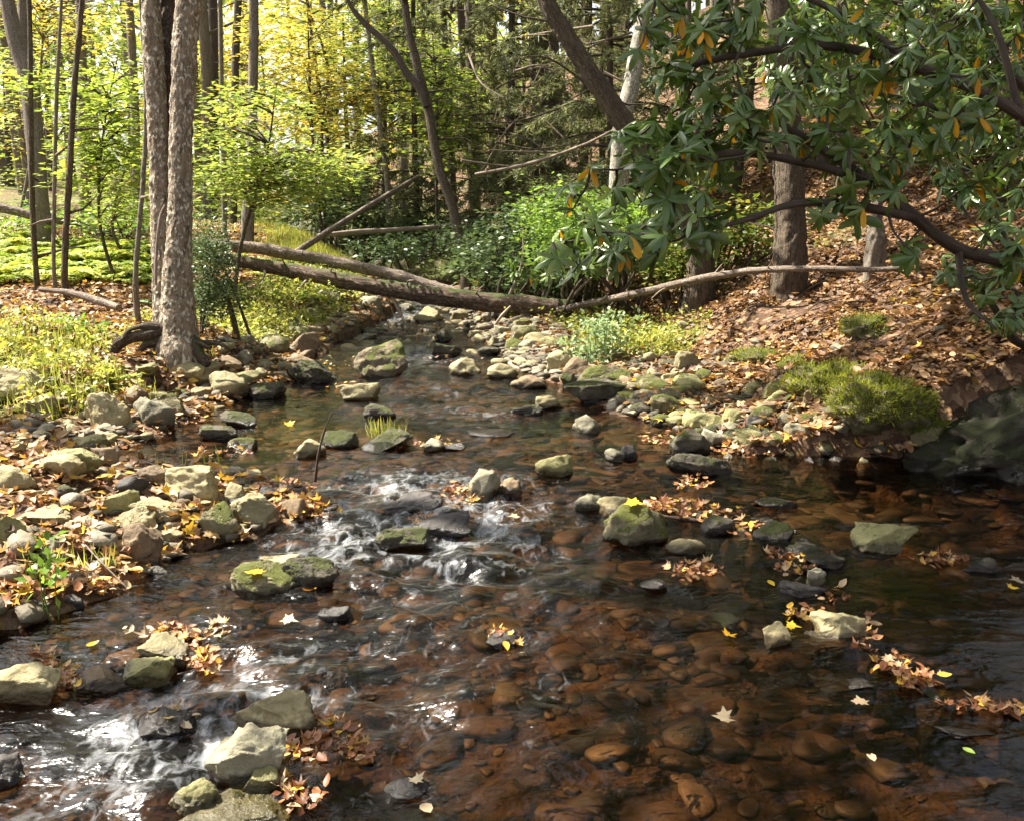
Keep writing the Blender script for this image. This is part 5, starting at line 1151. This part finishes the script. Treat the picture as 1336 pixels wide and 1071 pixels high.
def grass(r, x, y, h, mb, lean=.5, zoff=0.0, wid=1.0):
    n = len(x); a = r.uniform(0, 2*PI, n); d = norm(np.stack([np.cos(a)*lean*r.random(n), np.sin(a)*lean*r.random(n), np.ones(n)], -1))
    up = np.stack([np.cos(a), np.sin(a), np.zeros(n)], -1)
    mb.inst(*BLADE, frames(d, -up, h, wid), np.stack([x, y, ground(x, y)-.01+zoff], -1), np.clip(r.normal(.5, .25, n), 0, 1))
mb = MB(); n = 90000; y = 5.4+16*r.random(n)**1.2; sd = r.random(n) < .72
x = np.where(sd, XL(y)-np.abs(r.normal(0, 1, n))*2.2, XR(y)+np.abs(r.normal(0, 1, n))*2.2)
keep = (r.random(n) < green_mask(x, y)**1.3*(.4+.6*sst(-.3, .3, fbm(xy3(x*3, y*3), 2, 90)))) & (np.abs(x) < .6*y+.6) & ~((y > 11.2) & (y < 14.5) & (XL(y)-x > -.5) & (XL(y)-x < 4) & (r.random(n) < .85)); x, y = x[keep], y[keep]; n = len(x)
grass(r, x, y, r.uniform(.06, .19, n)*np.where((y > 8.7) & (y < 15), .62, 1.0), mb, .9, 0, 1.0)
tag(mb.obj('grass', MAT['grass']), 'yellow-green stilt grass growing along both banks', None, kind='stuff')
mb = MB()     # loose small weeds in the grass
n = 9000; y = 5.6+9*r.random(n); sd = r.random(n) < .7; x = np.where(sd, XL(y)-.1-np.abs(r.normal(0, 1, n))*1.8, XR(y)+.4+np.abs(r.normal(0, 1, n))*1.3)
keep = (r.random(n) < green_mask(x, y)); x, y = x[keep], y[keep]; n = len(x)
k = np.repeat(np.arange(n), 6); P = np.stack([x, y, ground(x, y)+r.uniform(.04, .16, n)], -1)
sprays(mb, r, P, .05, 6, .07, LEAF2, .4, .02)
tag(mb.obj('weeds', MAT['grass']), 'small green weeds scattered through the bank grass', None, kind='stuff')

def fern_mb(mb, r, p, size, nf=9):
    for k in range(nf):
        a = r.uniform(0, 6.28); h = np.array([math.cos(a), math.sin(a), 0]); L = size*r.uniform(.7, 1.1); s = np.linspace(.08, 1, 15)
        c = p + h*L*s[:, None]*.85 + np.array([0, 0, 1])*(L*(.95*s - .75*s*s))[:, None]; side = np.array([-h[1], h[0], 0])
        for sg in (-1, 1):
            w = L*.26*np.sin(np.clip(s, 0, 1)*PI*.86+.35)*np.ones(15); dv = side*sg + h*.35 + np.array([0, 0, -.25]); dv = np.repeat(dv[None], 15, 0)+r.normal(0, .08, (15, 3))
            mb.inst(*LEAF2, frames(dv, np.tile([0, 0, 1.0], (15, 1))+r.normal(0, .2, (15, 3)), np.maximum(.02, w), .75), c, np.clip(r.normal(.5, .2)+r.normal(0, .1, 15), 0, 1))
mb = MB()
for a, b, t in zip(r.uniform(-20, 215, 115), r.uniform(296, 345, 150), r.uniform(11.8, 16, 150)):
    p = at(a, b, t); p[2] = gz(p[0], p[1]); fern_mb(mb, r, p, r.uniform(.3, .7), 8)
for a, t in zip(r.uniform(290, 420, 34), r.uniform(11.5, 15, 34)):
    p = at(a, 350, t); p[2] = gz(p[0], p[1]); fern_mb(mb, r, p, r.uniform(.25, .4), 6)
tag(mb.obj('fern_undergrowth', MAT['fern']), 'yellow-green ferns carpeting the floor of the left wood', None, kind='stuff')
for lab, px, py, s, nf, m in [('small pale fern tuft on leaf litter between two weeds at left', 63, 425, .20, 7, 'pale_fern'), ('pale green fern clump at the left foot of the big tree', 200, 400, .26, 9, 'pale_fern'), ('low green fern beneath the tree roots beside the grass', 212, 470, .16, 8, 'fern'),
                              ('leafy green fern clump at the frame edge on leaf litter', 12, 425, .22, 9, 'fern'), ('fern clump growing in front of the stones below the roots', 150, 500, .20, 9, 'fern')]:
    p, t = hit(px, py, False); mb = MB(); fern_mb(mb, R(int(px)), np.zeros(3), s, nf); o = mb.obj('fern', MAT[m], origin=(0, 0, 0)); o.location = Vector(p); tag(o, lab, 'fern')

def weed(label, px, py, ell, n, leaf, mat, seed, spread=.08, t=None, name='green_plant'):
    r = R(seed); p, tt = hit(px, py, False); t = t or tt; root = thing(name, label, 'plant', p); P = pix_cloud(r, n, ell, t, .25); P[:, 2] = np.maximum(P[:, 2], ground(P[:, 0], P[:, 1])+.03)
    mb = MB(); sprays(mb, r, P, leaf, 9, spread, LEAF2, .5, .03)
    for q in P[:min(n, 40)]: f = q.copy(); f[2] = gz(q[0], q[1])-.02; tube(mb, [f, f*.5+q*.5+r.normal(0, .01, 3), q], [.004, .003, .002], 4, 0, 1, closed=False, rnd=.2)
    mb.obj('foliage', MAT[mat], root, p)
weed('tall green jewelweed patch beyond the cobbles at the end of the log', 775, 475, [(770, 445, 36, 26), (800, 425, 40, 16), (770, 470, 30, 8)], 80, .06, 'pale_fern', 5)
weed('soft green weeds on the upper gravel bar beside the tan stone', 850, 465, [(845, 445, 42, 20), (870, 465, 30, 8)], 80, .05, 'grass', 6)
weed('small green sprig hanging at the end of the fallen log', 765, 405, [(768, 388, 12, 14)], 14, .09, 'shrub', 7, .1)
weed('grassy tuft with slim green leaves on the midstream stone', 505, 566, [(508, 556, 18, 14), (520, 545, 12, 10)], 22, .06, 'grass', 8, .06)
weed('white flowering tuft on the small mossy stone in the left pool', 320, 574, [(322, 574, 14, 6)], 10, .045, 'pale_leaf', 9, .05)
weed('green weed clump on the muddy left point above the water', 60, 755, [(60, 745, 20, 10)], 10, .05, 'shrub', 10, .05)
weed('green plant beside the fallen stick left of the birch roots', 110, 430, [(90, 430, 40, 14)], 26, .06, 'shrub', 12, .08)
r = R(44)
for lab, px, py, rad, n in [('green grass tuft on the muddy left point', 55, 752, .08, 34), ('grass tuft on the stone with the moss cap at the muddy point', 140, 742, .05, 22), ('grass tuft crowning the midstream stone', 503, 572, .12, 160), ('grass blades at the foot of the triangular brown stone', 110, 735, .06, 20)]:
    p, t = hit(px, py, True); mb = MB(); a = r.uniform(0, 6.28, n); q = rad*np.sqrt(r.random(n)); d = norm(np.stack([np.cos(a)*.5, np.sin(a)*.5, np.ones(n)], -1) + r.normal(0, .25, (n, 3)))
    mb.inst(*BLADE, frames(d, -np.stack([np.cos(a), np.sin(a), np.zeros(n)], -1), r.uniform(.04, .13, n)), np.stack([np.cos(a)*q, np.sin(a)*q, np.zeros(n)], -1), r.random(n))
    o = mb.obj('grass_tuft', MAT['grass'], origin=(0, 0, 0)); o.location = Vector(p); tag(o, lab, 'grass tuft')

# moss banks on the right, each a lump bristling with moss blades
def moss_bank(label, px, py, sx, sy, sz, seed, dens=15000):
    p, t = hit(px, py, False); root = thing('moss_mound', label, 'moss', p); v, f = rock_verts(seed, 4, .1, 0, .26); v = v*np.array([sx, sy, sz]); mb = MB(); mb.add(v, f); mb.obj('mound', MAT['moss'], root)
    r = R(seed); k = r.integers(0, len(v), dens); w = v[k]; nn = norm(w/np.array([sx, sy, sz])**2); s = nn[:, 2] > -.25; w, nn = w[s], nn[s]; n = len(w); mb = MB()
    d = norm(nn + np.array([0, 0, .25]) + r.normal(0, .4, (n, 3)))
    mb.inst(*BLADE, frames(d, rdir(r, n), r.uniform(.013, .036, n), 3.0), w+r.normal(0, .012, (n, 3)), np.clip(r.normal(.5, .28, n), 0, 1)); mb.obj('moss_fronds', MAT['moss_blade'], root)
moss_bank('long sunlit moss mound at the foot of the leafy slope', 1085, 505, .34, .24, .17, 1)
moss_bank('bushy green moss mound overhanging the right waterline', 1150, 530, .32, .22, .19, 2)
moss_bank('dark moss mound next to the huge mossy boulder', 1205, 560, .18, .16, .15, 3, 2500)
moss_bank('mossy hump on the slope below the bare branch', 1130, 432, .22, .20, .12, 4, 2500)
moss_bank('yellowish moss hump at the top of the gravel bar', 985, 470, .26, .18, .10, 5, 2500)
moss_bank('little moss hump on the leafy slope above the sunlit mound', 1040, 478, .16, .14, .09, 6, 1600)
moss_bank('mossy green hump upstream on the bank beyond the log', 575, 368, 1.7, 1.1, .42, 7, 16000)

# ------------------------------------------------------------------ leaves in the water
def raft(label, ell, n, seed, mat='bright_litter', size=(.020, .056), pile=.012):
    r = R(seed); mb = MB(); C = []
    for k in range(n):
        cx, cy, rx, ry = ell[r.integers(len(ell))]; a = r.uniform(0, 6.28); q = math.sqrt(r.random()); p, t = hit(cx+math.cos(a)*q*rx, cy+math.sin(a)*q*ry); C.append(p)
    C = np.array(C); C[:, 2] = np.maximum(C[:, 2], .0+ground(C[:, 0], C[:, 1])) + np.abs(r.normal(0, pile, n))*.8 + .008
    k = r.integers(0, 9, n); shp = STARS[:3]+OVALS+STARS[4:]+[LEAF2]; d = hdir(r, n, .35); up = norm(np.array([0, -.12, 1.0]) + r.normal(0, .32, (n, 3))); s = r.uniform(*size, n)*np.where(k < 3, .8, 1.0); tn = r.random(n)**1.8
    for q in range(9):
        m = k == q; mb.inst(*shp[q], frames(d[m], up[m], s[m]), C[m], tn[m])
    tag(mb.obj('fallen_leaves', MAT[mat]), label, None, kind='stuff')
raft('leaf drift trailing from the tip of the left bar', [(385, 658, 45, 16), (410, 672, 30, 10), (370, 640, 40, 10)], 330, 1)
raft('orange and brown leaf heap left of the upright grey stone', [(600, 650, 26, 14), (598, 640, 16, 8)], 110, 2)
raft('yellow leaves stuck on the wet stone under running water', [(555, 682, 16, 8)], 20, 3)
raft('leaf drift behind the big round mossy boulder', [(880, 660, 60, 6), (930, 674, 50, 8), (960, 690, 40, 8), (860, 665, 20, 6)], 240, 4)
raft('leaves caught above the wide dark mossy boulder', [(905, 632, 24, 10)], 46, 5)
raft('pale leaf raft below the tan grey stone', [(905, 748, 36, 12)], 80, 6)
raft('leaf cluster upstream of the dark slanting slab', [(1035, 745, 26, 8), (1030, 728, 30, 5)], 60, 7)
raft('yellow leaf line right of the wide pale-topped boulder', [(1230, 732, 40, 7)], 60, 8)
raft('leaves trapped around the pale angular block', [(1050, 803, 30, 8), (1085, 782, 20, 8), (1130, 845, 14, 14), (1130, 825, 8, 14)], 90, 9)
raft('orange leaf heap on the line of leaves at lower right', [(1195, 888, 30, 14), (1165, 868, 22, 10)], 110, 10)
raft('last leaves of the line at the lower right frame edge', [(1320, 930, 24, 8), (1260, 922, 36, 8)], 60, 11)
raft('brown leaf heap behind the tan oblong stone', [(228, 828, 28, 14), (255, 850, 24, 22), (270, 868, 16, 10)], 150, 12)
raft('yellow and brown leaves between the pale sharp boulder and the brown stone', [(88, 883, 22, 12), (95, 895, 16, 8), (60, 862, 14, 10)], 90, 13)
raft('leaves heaped on the right of the tilted grey block', [(430, 962, 46, 20), (400, 985, 28, 14), (460, 985, 24, 12)], 190, 14)
raft('leaves beside the bottom boulder', [(400, 1045, 30, 16), (375, 1030, 14, 14)], 60, 15)
raft('pale submerged leaves stuck to the stone in the lower riffle', [(222, 945, 28, 14)], 34, 16, 'pale_leaf')
raft('brown leaf cluster on the wet stone in mid-channel', [(658, 834, 20, 9)], 46, 17)
raft('leaves on the muddy left point', [(90, 758, 60, 18), (20, 775, 20, 14), (130, 770, 24, 8)], 200, 18)
raft('floating leaves along the left shallow edge', [(190, 830, 30, 5), (290, 825, 20, 8)], 30, 19, 'pale_leaf')
raft('leaves along the right waterline', [(1000, 590, 70, 8), (1140, 590, 70, 8), (870, 575, 40, 8)], 170, 20)
raft('leaves lying on the huge mossy boulder', [(1290, 545, 40, 18), (1240, 580, 26, 10)], 26, 21)
raft('leaves in the upper riffle stones', [(430, 478, 40, 8), (450, 508, 30, 6), (590, 470, 40, 6), (560, 580, 40, 5)], 110, 22)
raft('leaf rim along the left pool edge', [(250, 548, 30, 10), (290, 590, 40, 6), (215, 560, 14, 8)], 100, 23)
raft('leaves below the fallen log on the bar', [(560, 425, 60, 14), (690, 425, 40, 14)], 200, 24)
def one_leaf(label, px, py, size, mat, seed, lift=.012, up=(0, -.2, 1), shape=None):
    size *= .85
    if shape is None and seed % 3 == 2: shape = OVALS[seed % 4]
    p, t = hit(px, py); sh = shape or STARS[seed % 2]; mb = MB(); d = hdir(R(seed), 1, .1); mb.inst(sh[0]-np.array([0, .4, 0]), sh[1], frames(d, np.array([up], float), size), np.zeros((1, 3)), [R(seed).random()])
    o = mb.obj('fallen_leaf', MAT[mat], origin=(0, 0, 0)); o.location = Vector(p+np.array([0, 0, lift])); tag(o, label, 'leaf')
def rock_top(lab):
    o = [q for q in bpy.data.objects if q.get('label') == lab][0]; return o
def leaf_on(lab, target, dx, dy, size, mat, seed):
    o = rock_top(target); s, r_ = o.dimensions, o.location; bpy.context.view_layer.update()
    ok, loc, nor, idx = o.ray_cast(o.matrix_world.inverted() @ Vector((r_.x+dx, r_.y+dy, r_.z+2)), Vector((0, 0, -1)))
    p = (o.matrix_world @ loc) if ok else r_ + Vector((dx, dy, .1)); sh = STARS[seed % 2]; mb = MB()
    mb.inst(sh[0]-np.array([0, .4, 0]), sh[1], frames(hdir(R(seed), 1, .05), np.array([[nor.x*.6, nor.y*.6-.1, 1]]), size), np.zeros((1, 3)), [R(seed).random()])
    q = mb.obj('fallen_leaf', MAT[mat], origin=(0, 0, 0)); q.location = p + Vector((0, 0, .012)); tag(q, lab, 'leaf')
leaf_on('yellow maple leaf lying on the mossy rounded boulder', 'mossy rounded boulder with a yellow maple leaf on top', -.03, -.06, .085, 'yellow_leaf', 2)
leaf_on('yellow leaf on the crown of the big round mossy boulder', 'big round moss-covered boulder with yellow leaf on its crown', 0, .02, .10, 'yellow_leaf', 4)
for k, (lab, px, py, s, m) in enumerate([
    ('yellow leaf standing against the mossy stone below the triangular stone', 170, 745, .10, 'yellow_leaf'), ('pale floating leaf alone at lower right of midstream', 943, 940, .085, 'pale_leaf'),
    ('small pale leaf floating near the bottom right of midstream', 1137, 991, .06, 'pale_leaf'), ('yellow leaf floating beside the dark mossy stone', 952, 832, .075, 'yellow_leaf'),
    ('yellow leaf on the water in front of the stubby tan stone', 1034, 820, .07, 'yellow_leaf'), ('yellow leaf afloat left of the dark slanting slab', 1005, 764, .06, 'yellow_leaf'),
    ('pale leaf floating at the right frame edge above a yellow one', 1325, 760, .08, 'pale_leaf'), ('yellow leaf floating at the right frame edge', 1320, 770, .06, 'yellow_leaf'),
    ('pale leaf drifting at the bottom centre of the frame', 557, 1060, .08, 'pale_leaf'), ('pale leaf riding the black water near the bottom centre', 545, 1022, .06, 'pale_leaf'),
    ('pale leaf floating right of the mossy rounded boulder', 378, 812, .08, 'pale_leaf'), ('yellow leaf floating in the shallow between left stones', 120, 846, .06, 'yellow_leaf'),
    ('pale sliver of leaf afloat under the riffle on the right', 1121, 918, .07, 'pale_leaf'), ('orange leaf in the upper left pool', 378, 556, .09, 'yellow_leaf'),
    ('yellow leaf in front of the half mossy boulder', 302, 703, .09, 'yellow_leaf'), ('yellow leaf at the foot of the dark mossy boulder pair', 402, 772, .08, 'yellow_leaf'),
    ('pale leaf drifting below the ledge in midstream', 670, 676, .07, 'pale_leaf'), ('green leaf floating at lower right', 1262, 984, .05, 'shrub')]):
    one_leaf(lab, px, py, s, m, k)
# ------------------------------------------------------------------ light, sky, camera
SUN_EL = math.radians(52); sh = norm(np.array([-.86, .42]))
S = Vector((sh[0]*math.cos(SUN_EL), sh[1]*math.cos(SUN_EL), math.sin(SUN_EL)))
sl = bpy.data.lights.new('sun', 'SUN'); sl.energy = 5.0; sl.angle = math.radians(.5); sl.color = (1, .92, .78)
so = bpy.data.objects.new('sun', sl); COL.objects.link(so); so.rotation_euler = (-S).to_track_quat('-Z', 'Y').to_euler(); so.location = (0, 0, 30)
w = bpy.data.worlds.new('World'); sc.world = w; w.use_nodes = True; nt = w.node_tree; nt.nodes.clear(); n = N(nt)
sky = n('ShaderNodeTexSky', sky_type='NISHITA', sun_disc=False, sun_elevation=SUN_EL, sun_rotation=math.atan2(S.x, S.y), air_density=1.0, dust_density=3.0, ozone_density=.4)
hs = n('ShaderNodeHueSaturation', {'Saturation': .38, 'Color': sky.outputs[0]})
bg = n('ShaderNodeBackground', {0: hs.outputs[0], 1: .075}); nt.links.new(bg.outputs[0], n('ShaderNodeOutputWorld').inputs[0])
cam = bpy.data.cameras.new('camera'); co = bpy.data.objects.new('camera', cam); COL.objects.link(co); sc.camera = co
cam.sensor_width = 36; cam.sensor_fit = 'HORIZONTAL'; cam.lens = F/W*36; cam.clip_end = 600; cam.clip_start = .05
co.location = Vector(CAM); co.rotation_euler = (PI/2-TH, 0, 0)
sc.view_settings.view_transform = 'Standard'; sc.view_settings.look = 'None'; sc.view_settings.gamma = 1; sc.view_settings.exposure = EXPO
sc.render.engine = 'CYCLES'; c = sc.cycles; c.max_bounces = 7; c.diffuse_bounces = 3; c.glossy_bounces = 3; c.transmission_bounces = 4; c.transparent_max_bounces = 12
c.use_denoising = True; c.sample_clamp_indirect = 5.0; c.sample_clamp_direct = 8.0; c.use_adaptive_sampling = True; c.adaptive_threshold = .02; c.caustics_reflective = False; c.caustics_refractive = False
sc.render.film_transparent = False
